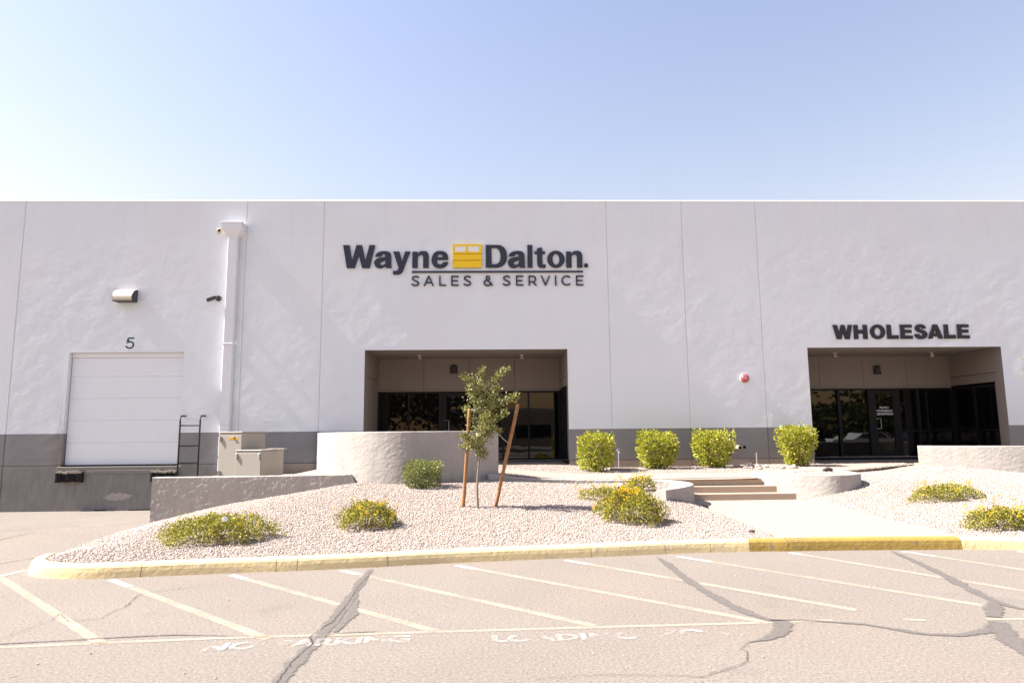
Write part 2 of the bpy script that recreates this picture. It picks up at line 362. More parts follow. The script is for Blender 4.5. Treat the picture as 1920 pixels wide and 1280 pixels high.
def sweep_wall(name, center, thick, zt, zb, mat, label, cat, amp=1.0):
    """a solid retaining wall along a plan line: rounded arris, hand-trowelled faces in real relief"""
    C0 = np.array(center, float); sg_ = np.concatenate([[0], np.cumsum(np.linalg.norm(np.diff(C0, axis=0), axis=1))]); n = max(8, int(sg_[-1]/.022)); t = np.linspace(0, sg_[-1], n)
    C = np.column_stack([np.interp(t, sg_, C0[:, 0]), np.interp(t, sg_, C0[:, 1])])
    if len(C0) > 8:
        for _ in range(3): C[1:-1] = (C[:-2]+2*C[1:-1]+C[2:])/4
    T = np.gradient(C, axis=0); T /= np.linalg.norm(T, axis=1)[:, None]; N = np.column_stack([-T[:, 1], T[:, 0]]); w = t/t[-1]
    zt = np.interp(w, np.linspace(0, 1, len(zt)), zt); zb = np.interp(w, np.linspace(0, 1, len(zb)), zb); h = thick/2; e = .016
    m = int(max(4, (zt-zb).max()/.022)); f = np.linspace(0, 1, m); rows = []
    def face(o, fr, k):
        z = zb+(zt-e-zb)*fr; r = amp*(.0028*vnoise(t+.5*z, z-.3*t, 5, 11+k)+.0034*vnoise(t-.4*z, z*1.4, 13, 12+k)+.0030*vnoise(t+.2*z, z*.8, 26, 13+k)); r = r*(1 if fr < .98 else .5)
        q = C+N*(o+np.sign(o)*r)[:, None]; return np.column_stack([q, z])
    for x in f: rows.append(face(np.full(n, -h), x, 0))
    for o, dz in ((-h+e*.35, -e*.3), (-h+e, 0), (h-e, 0), (h-e*.35, -e*.3)):
        zz_ = zt+dz+.002*vnoise(t, t*0+o, 9, 20); rows.append(np.column_stack([C+N*o, zz_]))
    for x in f[::-1]: rows.append(face(np.full(n, h), x, 5))
    K = len(rows); V = np.stack(rows, 1).reshape(-1, 3); F = []
    for i in range(n-1):
        for k in range(K-1): F.append((i*K+k, i*K+k+1, (i+1)*K+k+1, (i+1)*K+k))
    F.append(tuple(range(K))); F.append(tuple((n-1)*K+k for k in range(K-1, -1, -1)))
    me = bpy.data.meshes.new(name); me.from_pydata(V.tolist(), [], F); me.update(); bm = bmesh.new(); bm.from_mesh(me); bmesh.ops.recalc_face_normals(bm, faces=bm.faces); bm.to_mesh(me); bm.free()
    return props(link(name, me, mat), label, cat)
def ribbon(name, pts, widths, mat, zf, lift, parent, jit=0, res=.06):
    P = np.array(pts, float); seg = np.linalg.norm(np.diff(P, axis=0), axis=1); s = np.concatenate([[0], np.cumsum(seg)])
    n = max(3, int(s[-1]/res)); t = np.linspace(0, s[-1], n); Q = np.column_stack([np.interp(t, s, P[:, 0]), np.interp(t, s, P[:, 1])])
    w = np.interp(t/s[-1], np.linspace(0, 1, len(widths)), widths)
    T = np.gradient(Q, axis=0); T /= np.linalg.norm(T, axis=1)[:, None]+1e-9; N = np.column_stack([-T[:, 1], T[:, 0]])
    if jit:
        sm = lambda a: np.convolve(a, [.25, .5, .25], 'same')
        Q = Q+N*(RNG.normal(0, jit, n))[:, None]*.7; w = w*(1+sm(sm(RNG.normal(0, .30, n))))
    A = Q+N*w[:, None]/2; B = Q-N*w[:, None]/2; V = []; F = []
    for i in range(n):
        for q in (A[i], Q[i], B[i]): V.append((q[0], q[1], zf(q)+lift))
    for i in range(n-1): F += [(3*i+1, 3*i+4, 3*i+3, 3*i), (3*i+2, 3*i+5, 3*i+4, 3*i+1)]
    o = py_obj(name, V, F, mat, parent); at_ = o.data.attributes.new('across', 'FLOAT', 'POINT'); at_.data.foreach_set('value', [0., 1., 0.]*n)
    return o
def extrude_shape(name, contours, mat, parent, mapf, y0, y1):
    """flat letter shape (outer contour, then holes) given real depth"""
    loops = [[Vector((p[0], p[1], 0)) for p in c] for c in contours]
    tris = tessellate_polygon(loops); flat = [p for c in loops for p in c]
    V = []; F = []
    for yy in (y0, y1):
        for p in flat:
            x, z = mapf(p.x, p.y); V.append((x, yy, z))
    n = len(flat)
    for t in tris: F.append(tuple(t)); F.append(tuple(i+n for i in reversed(t)))
    k = 0
    for c in loops:
        m = len(c)
        for i in range(m): a, b = k+i, k+(i+1) % m; F.append((a, b, b+n, a+n))
        k += m
    return py_obj(name, V, F, mat, parent, False, True)
def stroke(pts, w):
    P = np.array(pts, float); T = np.gradient(P, axis=0); T /= np.linalg.norm(T, axis=1)[:, None]; N = np.column_stack([-T[:, 1], T[:, 0]])
    return [tuple(p) for p in np.vstack([P+N*w/2, (P-N*w/2)[::-1]])]
def curve_pts(items):
    """mix of points and ('c', [points]) smooth runs through the neighbours"""
    out = []
    for it in items:
        if it[0] == 'c': out += [tuple(p) for p in spline(it[1], 6)]
        else: out.append(it)
    return out
def leaves(P, D, L, W, mat, name, parent, fold=.25):
    n = len(P); L = L*np.ones(n); W = W*np.ones(n)
    D = D/(np.linalg.norm(D, axis=1)[:, None]+1e-9); S = np.cross(D, RNG.normal(size=(n, 3))); S /= np.linalg.norm(S, axis=1)[:, None]+1e-9; U = np.cross(S, D)
    a = P; m = P+D*L[:, None]*.5; b = m+S*W[:, None]*.5+U*W[:, None]*fold*.5; d = m-S*W[:, None]*.5+U*W[:, None]*fold*.5; c = P+D*L[:, None]
    V = np.stack([a, b, c, d], 1).reshape(-1, 3); F = np.arange(4*n).reshape(n, 4)
    return np_obj(name, V, F, mat, parent)
def vnoise(u, v, sc, seed):
    g = np.random.default_rng(seed).random((64, 64))*2-1; u = u*sc; v = v*sc; i = np.floor(u).astype(int); j = np.floor(v).astype(int); a = u-i; b = v-j
    a = a*a*a*(a*(a*6-15)+10); b = b*b*b*(b*(b*6-15)+10); G = lambda p, q: g[p % 64, q % 64]
    return (G(i, j)*(1-a)+G(i+1, j)*a)*(1-b)+(G(i, j+1)*(1-a)+G(i+1, j+1)*a)*b
def az(y): return -.28*max(0., min(1., (y+8)/8))**1.5
flat0 = lambda q: 0.0

# ------------------------------------------------------------------ ground, asphalt, kerb
props(py_obj('ground', [(-400, -400, -.6), (400, -400, -.6), (400, 400, -.6), (-400, 400, -.6)], [(0, 1, 2, 3)], MT['desert']), kind='structure')
xs = [-60, -30, -14, -5, 20, 60]; ys = [-90, -40, -20, -8]+[-8+.5*i for i in range(1, 18)]
V = [(x, y, az(y) if x < -4 else min(0, -.02*(1 if y > -8 else 0))) for y in ys for x in xs]; nx = len(xs)
F = [(j*nx+i, j*nx+i+1, (j+1)*nx+i+1, (j+1)*nx+i) for j in range(len(ys)-1) for i in range(nx-1) if not (xs[i] >= -5 and ys[j] >= -8.6)]
asphalt = props(py_obj('asphalt_pavement', V, F, MT['asph'], None, True), kind='structure')

kl = spline([(-5.72, -9.22), (-5.66, -9.5), (-5.45, -9.83), (-5.1, -10.02), (-4.6, -10.09), (-3.87, -9.99), (-3.06, -9.87), (-2.32, -9.79), (-1.27, -9.60), (-.5, -9.44), (.51, -9.29), (1.42, -9.16), (2.67, -8.98), (3.55, -8.93), (3.97, -8.95), (4.85, -8.95), (6.3, -9.02), (7.2, -9.17), (9, -9.6), (12, -10.4), (16, -11.6)], 10)
T = np.gradient(kl, axis=0); T /= np.linalg.norm(T, axis=1)[:, None]; KN = np.column_stack([-T[:, 1], T[:, 0]])
kerb = props(bpy.data.objects.new('kerb', None), kind='structure'); COL.objects.link(kerb)
prof = [(0, -.06), (0, .0), (.012, .07), (.024, .115), (.045, .14), (.075, .15), (.165, .15), (.165, -.06)]
cuts = [-99, -4.07, -2.586, -2.345, -1.293, 1.273, 2.281, 2.91, 3.45, 3.97, 6.296, 7.25, 10, 99]
side = np.where(np.arange(len(kl)) < 25, np.minimum(kl[:, 0], -4.5), kl[:, 0])
for a, b in zip(cuts[:-1], cuts[1:]):
    idx = np.where((side >= a-.0) & (side <= b+.0))[0]
    if len(idx) < 1: continue
    P = kl[idx]; N = KN[idx]
    def at(x):
        k = int(np.searchsorted(kl[25:, 0], x))+25; k = min(max(k, 26), len(kl)-1); t = (x-kl[k-1, 0])/(kl[k, 0]-kl[k-1, 0])
        return kl[k-1]*(1-t)+kl[k]*t, KN[k]
    g = .0035
    if a > -50: p, q = at(a+g); P = np.vstack([p, P]); N = np.vstack([q, N])
    if b < 50: p, q = at(b-g); P = np.vstack([P, p]); N = np.vstack([N, q])
    V = []; F = []; m = len(prof)
    dz = 0.0 if a < 3.9 or a > 6 else .004
    for i in range(len(P)):
        for (o, z) in prof: V.append((P[i, 0]+N[i, 0]*o, P[i, 1]+N[i, 1]*o, z+(dz if z > .1 else 0)))
    for i in range(len(P)-1):
        for k in range(m-1): F.append((i*m+k, (i+1)*m+k, (i+1)*m+k+1, i*m+k+1))
    F.append(tuple(range(m-1, -1, -1))); F.append(tuple((len(P)-1)*m+k for k in range(m)))
    py_obj('kerb_segment', V, F, MT['kerb2' if 3.4 < a < 6.2 else 'kerb1'], kerb, False, True)

# painted markings and repaired cracks lie on the asphalt
marks = props(bpy.data.objects.new('road_markings', None), kind='structure'); COL.objects.link(marks)
zz = lambda q: az(q[1])
for p, q, wl in [((-5.70, -9.95), (-3.06, -12.62), 0), ((-4.33, -10.16), (-1.79, -12.57), .55), ((-3.04, -10.0), (-.47, -12.44), .35), ((-1.81, -9.83), (.84, -12.36), .33), ((-.46, -9.62), (2.28, -12.33), .36), ((.91, -9.37), (3.25, -12.0), .40), ((2.38, -9.22), (4.50, -11.95), .5), ((3.92, -9.07), (5.6, -11.95), .2), ((5.43, -9.10), (6.3, -10.9), .45), ((6.9, -9.22), (7.6, -10.9), .5)]:
    p, q = np.array(p), np.array(q); d = (q-p)/np.linalg.norm(q-p)
    if wl: ribbon('hatch_line', [p, p+d*wl], [.095, .095], MT['wline'], zz, .0045, marks)
    ribbon('hatch_line', [p+d*wl, q], [.10, .10, .105], MT['yline'], zz, .0045, marks)
ribbon('border_line', [(-5.77, -9.86), (-5.69, -9.52)], [.09, .08], MT['wline'], zz, .0045, marks)
ribbon('border_line', [(-4.6, -12.74), (-3.804, -12.664), (-3.04, -12.59), (-2.156, -12.515), (-1.23, -12.482), (-.46, -12.452), (.77, -12.40), (2.304, -12.35), (2.88, -12.31)], [.06, .06], MT['yline'], zz, .0045, marks)
ribbon('border_line', [(3.49, -12.32), (3.65, -12.36)], [.06, .05], MT['yline'], zz, .0045, marks)
ribbon('border_line', [(4.18, -12.365), (5.2, -12.38)], [.06, .06], MT['yline'], zz, .0045, marks)
seal = props(bpy.data.objects.new('crack_repairs', None), kind='structure'); COL.objects.link(seal)
for pts, w in [
    ([(-1.474, -9.80), (-1.453, -10.51), (-1.409, -11.31), (-1.396, -11.90), (-1.389, -12.40), (-1.40, -12.82), (-1.416, -13.18), (-1.402, -13.64), (-1.40, -14.6)], [.06, .12, .13, .14, .14, .13, .13, .12]),
    ([(-1.33, -11.3), (-1.28, -11.9), (-1.30, -12.4)], [.03, .12, .05]),
    ([(2.114, -9.24), (2.127, -9.88), (2.11, -10.58), (2.141, -11.22), (2.192, -11.70), (2.263, -12.05), (2.359, -12.28), (2.494, -12.34)], [.05, .12, .10, .12, .12, .13, .12, .06]),
    ([(2.43, -12.33), (2.36, -12.53), (2.22, -12.72), (2.05, -12.83), (1.953, -12.87)], [.20, .19, .14, .08, .02]),
    ([(2.359, -12.281), (2.612, -12.28), (2.849, -12.361), (3.079, -12.441), (3.251, -12.607), (3.422, -12.751), (3.65, -12.794), (3.935, -12.695), (4.114, -12.584)], [.05, .05, .06, .07, .08, .09, .10, .10, .18]),
    ([(5.303, -9.06), (5.156, -9.85), (4.989, -10.60), (4.807, -11.24), (4.692, -11.77), (4.702, -11.98), (4.81, -12.21), (5.0, -12.6)], [.04, .12, .13, .13, .14, .13, .10, .1]),
    ([(4.66, -11.78), (4.52, -11.98), (4.40, -12.15), (4.29, -12.30)], [.08, .16, .18, .16]),
    ([(4.222, -12.43), (4.084, -12.66), (3.916, -13.0), (3.789, -13.36), (3.6, -13.9)], [.16, .19, .16, .15, .12]),
    ([(-3.9, -12.57), (-3.525, -12.52), (-3.18, -12.47), (-2.872, -12.42), (-2.579, -12.40), (-2.26, -12.44), (-1.95, -12.50)], [.025, .02, .025, .035, .03, .02, .012]),
    ([(-1.354, -12.49), (-1.197, -12.43), (-.943, -12.40)], [.03, .03, .01])]:
    ribbon('sealed_crack', pts, [x_*1.22 for x_ in w], MT['seal'], zz, .0068 if len(w) < 6 else .0060, seal, .0018)
for pts, w in [
    ([(-1.424, -9.87), (-1.435, -10.7), (-1.39, -11.62), (-1.388, -12.08), (-1.472, -12.54), (-1.401, -12.69), (-1.425, -12.94), (-1.435, -13.18), (-1.415, -13.54), (-1.45, -14.5)], [.005, .007, .008, .007, .008]),
    ([(-3.0, -10.55), (-3.35, -10.72), (-3.546, -10.825), (-3.617, -11.0), (-3.494, -11.44), (-3.517, -11.67), (-3.486, -11.86), (-3.711, -11.95), (-3.981, -11.65), (-3.889, -11.92), (-3.933, -12.13), (-3.944, -12.46)], [.003, .007, .005, .003]),
    ([(1.953, -12.87), (1.819, -13.05), (1.848, -13.10), (1.778, -13.3), (1.665, -13.41), (1.473, -13.52), (1.395, -13.6), (1.109, -13.55), (.686, -13.52), (.256, -13.59)], [.005, .007, .005, .003]),
    ([(-8.9, -5.5), (-8.433, -5.23), (-8.1, -4.75), (-7.4, -5.05), (-7.135, -4.4), (-6.965, -3.9)], [.018, .014, .016]),
    ([(-6.6, -9.2), (-6.331, -9.06), (-6.232, -8.8), (-6.11, -8.6)], [.014, .016, .01]),
    ([(-7.8, -7.2), (-7.9, -6.8), (-7.98, -6.26), (-8.07, -5.7)], [.012, .014, .008]),
    ([(-13, -2.6), (-10.5, -3.0), (-10.09, -2.7), (-9.08, -2.85), (-8.15, -1.4)], [.012, .016, .012])]:
    ribbon('open_crack', pts, [x_*1.7 for x_ in w], MT['crack'], zz, .0085, seal, .006, .035)
def stencil(txt, x, y, h, sp, mat, rz):
    cu = bpy.data.curves.new('t', 'FONT'); cu.body = txt; cu.size = h/.72; cu.space_character = sp; cu.offset = .011
    ob = bpy.data.objects.new('t', cu); COL.objects.link(ob); dg = bpy.context.evaluated_depsgraph_get()
    me = bpy.data.meshes.new_from_object(ob.evaluated_get(dg)); bpy.data.objects.remove(ob)
    o = link('stencil_lettering', me, mat, marks); o.location = (x, y, .0078); o.rotation_euler = (0, 0, rz); return o
stencil('NO  PARKING', -2.21, -12.85, .175, 1.02, MT['wtext'], .09)
stencil('LOADING', -.02, -12.76, .17, 1.12, MT['wtext2'], .02)
stencil('ZONE', 1.32, -12.70, .175, 1.12, m_paint('almost_vanished_stencil_paint', (.78, .74, .70), .52, .62, mul=.9), .02)

# ------------------------------------------------------------------ retaining walls and terrain
plantL = spline([(-4.5, -.03), (-4.16, -1.2), (-3.78, -2.45), (-3.2, -3.36), (-2.6, -3.92), (-1.95, -4.17), (-1.2, -4.10), (-.5, -3.83), (.06, -3.5)], 7)
lowc = spline([(-.12, -3.78), (.5, -3.62), (1.3, -3.42), (2.4, -3.52), (3.1, -3.60), (3.55, -3.72), (3.82, -4.0), (3.90, -4.45), (3.75, -4.95), (3.4, -5.45), (3.02, -5.85)], 7)
drum = spline([(5.72, -3.25), (5.95, -3.70), (6.38, -4.15), (6.85, -4.42), (7.28, -4.33), (7.58, -3.98), (7.70, -3.5), (7.74, -3.0), (7.95, -2.5)], 7)
plantR = spline([(11.02, -.70), (11.55, -1.17), (12.15, -1.60), (12.85, -1.92), (13.6, -2.05), (14.6, -2.0), (16.5, -1.7)], 7)
sweep_wall('retaining_wall', plantL, .22, [1.66], [.2], MT['conc'], 'tall curved grey stucco wall in front of the left entrance', 'wall', .55)
sweep_wall('retaining_wall', [(-6.90, -3.93), (-6, -3.93), (-5, -3.93), (-4, -3.93), (-3.0, -3.93)], .2, [.785, .785, .785, .795, .80], [-.5, -.4, .1, .3, .4], MT['conc'], 'straight stucco wall tapering into gravel beside the loading dock', 'wall')
sweep_wall('retaining_wall', lowc, .2, [.775, .70, .635, .615, .605, .60, .595, .585, .58, .575, .57], [.1], MT['conc'], 'low S-shaped concrete wall curling round left of the steps', 'wall')
sweep_wall('retaining_wall', drum, .2, [.715], [.0], MT['conc'], 'low rounded concrete wall bulging out right of the steps', 'wall', .6)
sweep_wall('retaining_wall', plantR, .22, [1.19], [.2], MT['conc'], 'curved pale wall in front of the right entrance', 'wall', .55)
# sloping end of the straight wall
ye = (-4.03, -3.83)
py_obj('sloped_end', [(-3.0, ye[0]+.004, .795), (-2.92, ye[0]+.004, .795), (-2.80, ye[0]+.004, .58), (-3.0, ye[0]+.004, .4), (-3.0, ye[1]-.004, .795), (-2.92, ye[1]-.004, .795), (-2.80, ye[1]-.004, .58), (-3.0, ye[1]-.004, .4)],
       [(0, 1, 2, 3), (7, 6, 5, 4), (0, 4, 5, 1), (1, 5, 6, 2), (2, 6, 7, 3)], MT['conc'], bpy.data.objects['retaining_wall.001'], False, True)

path_poly = [(4.10, -4.0), (6.45, -4.0), (6.31, -8.88), (3.96, -8.80)]
def path_z(P): P = np.asarray(P); return np.interp(P[:, 1], [-8.85, -4.1], [.152, .205])
k2 = kl[8:]; k2n = KN[8:]
kin = k2+k2n*.12
lower_poly = np.vstack([[(-6.02, -8.75)], kin, [(17, -1.6)], plantR[::-1], [(11.2, -.45)], [(7.95, -2.45)], drum[::-1], [(5.7, -3.3), (3.95, -3.6)], lowc[::-1], [(-.15, -3.8)], plantL[::-1][8:-12], [(-2.85, -3.95), (-6.86, -3.95), (-6.80, -4.22), (-6.44, -6.13), (-6.17, -7.57)]])
# the low wall's hook turns back: drop that loop from the outline
ctrl = [(p[0]+n[0]*.2, p[1]+n[1]*.2, .142) for p, n in zip(k2[5::7], k2n[5::7])]
ctrl += [(-6.02, -8.75, .0), (-6.17, -7.57, -.01), (-6.44, -6.13, -.03), (-6.80, -4.22, -.11), (-5.6, -8.8, .10), (-5.5, -7.5, .12), (-5.7, -6.1, .11)]
ctrl += [(-6.82, -4.05, -.1), (-6.07, -4.05, .07), (-5.4, -4.05, .22), (-4.69, -4.05, .33), (-3.59, -4.05, .5), (-2.82, -4.05, .62)]
ctrl += [(-1.9, -4.3, .605), (-1.2, -4.2, .62), (-.5, -4.0, .635), (.3, -3.8, .62), (1.3, -3.55, .54), (2.4, -3.65, .53), (3.2, -3.75, .53), (2.9, -5.9, .40), (3.2, -5.4, .46), (3.3, -4.6, .5), (-1.4, -4.95, .57), (-.25, -6.68, .37), (-1.75, -8.1, .23), (-3.6, -8.9, .19), (2.1, -7.4, .24), (2.4, -5.3, .42), (1.2, -6.7, .36)]
ctrl += [(4.0, -5.0, .19), (3.95, -7, .17), (6.45, -5, .21), (6.4, -7, .18), (3.75, -5.6, .24), (6.41, -4.35, .22), (6.81, -4.52, .33), (7.45, -4.2, .45), (7.85, -3.5, .53), (8.1, -2.6, .58), (9.5, -1.5, .60), (10.8, -1.0, .66), (11.85, -1.45, .64), (12.6, -1.85, .56), (13.6, -2.1, .48), (15.5, -2.2, .42), (8.0, -6.2, .34), (7.0, -8.7, .17), (10, -5.5, .42), (13, -6, .38), (10, -9.2, .2), (16, -8, .3)]
low_t = TPS(ctrl)
def low_z(P):
    P = np.asarray(P)[:, :2]; z = low_t(P); m = inside(P, path_poly); pz = path_z(P)
    return np.where(m, np.minimum(z, pz-.03), z)
terrain('gravel_bed', lower_poly, low_z, .11, MT['gravel'])
up_ctrl = [(-.3, -3.5, .765), (.3, -3.2, .75), (1.3, -3.2, .625), (2.4, -3.3, .605), (3.4, -3.4, .595), (4.8, -3.5, .592), (5.8, -3.2, .60), (6.4, -3.7, .69), (7.3, -3.8, .69), (7.6, -3, .69), (8.2, -2.3, .66), (9.6, -1.1, .68), (11, -.3, .71), (1, -1.5, .72), (2.5, -1.2, .675), (4.2, -.7, .685), (5.6, -.65, .695), (7.7, -.6, .715), (2.02, 0, .755), (-.3, 0, .775), (3.05, 0, .68), (5.3, 0, .68), (8.57, 0, .72), (11, 0, .72), (5, -2.2, .64), (3, -2.2, .64), (7, -2.2, .68)]
up_t = TPS(up_ctrl); up_z = lambda P: up_t(P)
upper_poly = np.vstack([[(-.3, .04)], [(-.3, -3.55)], lowc[4:40], [(3.9, -3.58), (5.68, -3.58)], drum, [(7.95, -2.45), (11.05, -.42), (11.05, .04)]])
terrain('gravel_terrace', upper_poly, up_z, .10, MT['gravel'])
# concrete path, steps, walks
V = []; F = []; nn = 9
for i in range(nn):
    t = i/(nn-1); a = np.array((3.96, -8.80))*(1-t)+np.array((4.12, -4.0))*t; b = np.array((6.31, -8.86))*(1-t)+np.array((6.46, -4.0))*t
    for p in (a, b): V.append((p[0], p[1], float(path_z(np.array([p]))[0])))
for i in range(nn-1): F.append((2*i, 2*i+1, 2*i+3, 2*i+2))
nb = len(V); V += [(x, y, z-.12) for x, y, z in V]
for i in range(nn-1): F += [(2*i, 2*i+2, nb+2*i+2, nb+2*i), (2*i+1, nb+2*i+1, nb+2*i+3, 2*i+3)]
props(py_obj('footpath', V, F, MT['path'], None), kind='structure')
st = thing('steps', 'three broad concrete steps rising from the pale footpath', 'steps', (5.05, -4.15, .2))
for i in range(3):
    xr = [6.46, 6.16, 5.80][i]-5.05
    box_obj('step', 3.80-5.05, xr, .30*i-.01*i, .30*i+.75, -.25, .13*(i+1), MT['step'], st, .012, None, 2)
tw = [(.25, -3.32), (1.3, -3.22), (2.4, -3.32), (3.5, -3.45), (4.8, -3.2), (5.75, -3.2)]
def slab(name, A, B, zf, dz, mat):
    V = []; F = []; n = len(A)
    for a, b in zip(A, B):
        for p in (a, b): V.append((p[0], p[1], float(zf(np.array([p]))[0])+dz))
    for i in range(n-1): F.append((2*i, 2*i+2, 2*i+3, 2*i+1))
    nb = len(V); V += [(x, y, z-.14) for x, y, z in V]
    for i in range(n-1): F += [(2*i, nb+2*i, nb+2*i+2, 2*i+2), (2*i+1, 2*i+3, nb+2*i+3, nb+2*i+1)]
    F += [(0, 1, nb+1, nb), (2*n-2, nb+2*n-2, nb+2*n-1, 2*n-1)]
    return props(py_obj(name, V, F, mat, None, False, True), kind='structure')
tA = spline(tw, 6); tB = spline([(.25, -1.9), (1.3, -2.0), (2.4, -2.25), (3.5, -2.3), (4.8, -2.3), (5.75, -2.3)], 6)
slab('walkway', tA, tB, up_z, .012, MT['path'])
tC = spline([(5.76, -3.0), (6.8, -2.9), (7.9, -2.42), (9.3, -1.46), (10.9, -.40)], 5); tD = spline([(5.76, -2.2), (6.8, -2.1), (7.6, -1.5), (8.8, -.45), (10.2, -.02)], 5)
slab('walkway', tC, tD, up_z, .014, MT['path'])
props(box_obj('entrance_floor', 8.62, 14.01, -.0, 2.22, .5, .722, MT['path']), kind='structure')
props(box_obj('entrance_floor', 11.3, 16.2, -.5, -.003, .5, .722, MT['path']), kind='structure')
props(box_obj('entrance_floor', -3.41, 2.02, .05, 2.22, .5, .776, MT['path']), kind='structure')
props(box_obj('entrance_floor', -4.3, -.31, -3.3, .04, .4, .772, MT['path']), kind='structure')
props(box_obj('dock_yard', -6.98, -4.62, -3.84, -.02, -.5, .62, MT['sill']), kind='structure')

def stones(name, n, poly, zf, smin, smax, excl=None):
    poly = np.array(poly)[:, :2]; lo, hi = poly.min(0), np.minimum(poly.max(0), (13.5, 5)); P = RNG.uniform(lo, hi, (int(n*2.6), 2)); P = P[inside(P, poly)]
    for e in (excl or []): P = P[~inside(P, e)]
    P = P[:n]; n = len(P); z = zf(P); s = smin+(smax-smin)*RNG.random(n)**2.2
    base = np.array([(1, 0, 0), (-1, 0, 0), (0, 1, 0), (0, -1, 0), (0, 0, 1), (0, 0, -1)], float)
    V = base[None]*(1+RNG.uniform(-.35, .35, (n, 6, 1)))+RNG.normal(0, .18, (n, 6, 3))
    q = RNG.normal(size=(n, 4)); q /= np.linalg.norm(q, axis=1)[:, None]; w, x, y, zq = q.T
    M = np.stack([np.stack([1-2*(y*y+zq*zq), 2*(x*y-zq*w), 2*(x*zq+y*w)], -1), np.stack([2*(x*y+zq*w), 1-2*(x*x+zq*zq), 2*(y*zq-x*w)], -1), np.stack([2*(x*zq-y*w), 2*(y*zq+x*w), 1-2*(x*x+y*y)], -1)], 1)
    V = np.einsum('nij,nkj->nki', M, V)*s[:, None, None]; V[..., 2] *= .75
    V[..., 0] += P[:, 0, None]; V[..., 1] += P[:, 1, None]; V[..., 2] += (z+s*.35)[:, None]
    f = np.array([(0, 2, 4), (2, 1, 4), (1, 3, 4), (3, 0, 4), (2, 0, 5), (1, 2, 5), (3, 1, 5), (0, 3, 5)])
    F = (np.arange(n)[:, None, None]*6+f[None]).reshape(-1, 3)
    return props(np_obj(name, V.reshape(-1, 3), F, MT['stone']), kind='stuff')
pp = [(4.03, -3.9), (6.50, -3.9), (6.38, -8.95), (3.90, -8.95)]
stones('gravel_stones', 250000, lower_poly, low_z, .0055, .0175, [pp])
kx_ = kl[8:150]; KNx = KN[8:150]
stones('loose_grit', 900, np.vstack([kx_-KNx*.004, (kx_-KNx*.10)[::-1]]), lambda P: np.zeros(len(P)), .003, .009)
stones('loose_grit', 320, [(-5.5, -13.8), (5.5, -13.8), (6.5, -9.3), (-5, -10.3)], lambda P: np.zeros(len(P)), .003, .010)
stones('gravel_stones', 20000, upper_poly, up_z, .0065, .018, [np.vstack([tA, tB[::-1]]), np.vstack([tC, tD[::-1]]), [(3.7, -4), (5.9, -4), (5.9, -2.3), (3.7, -2.3)]])

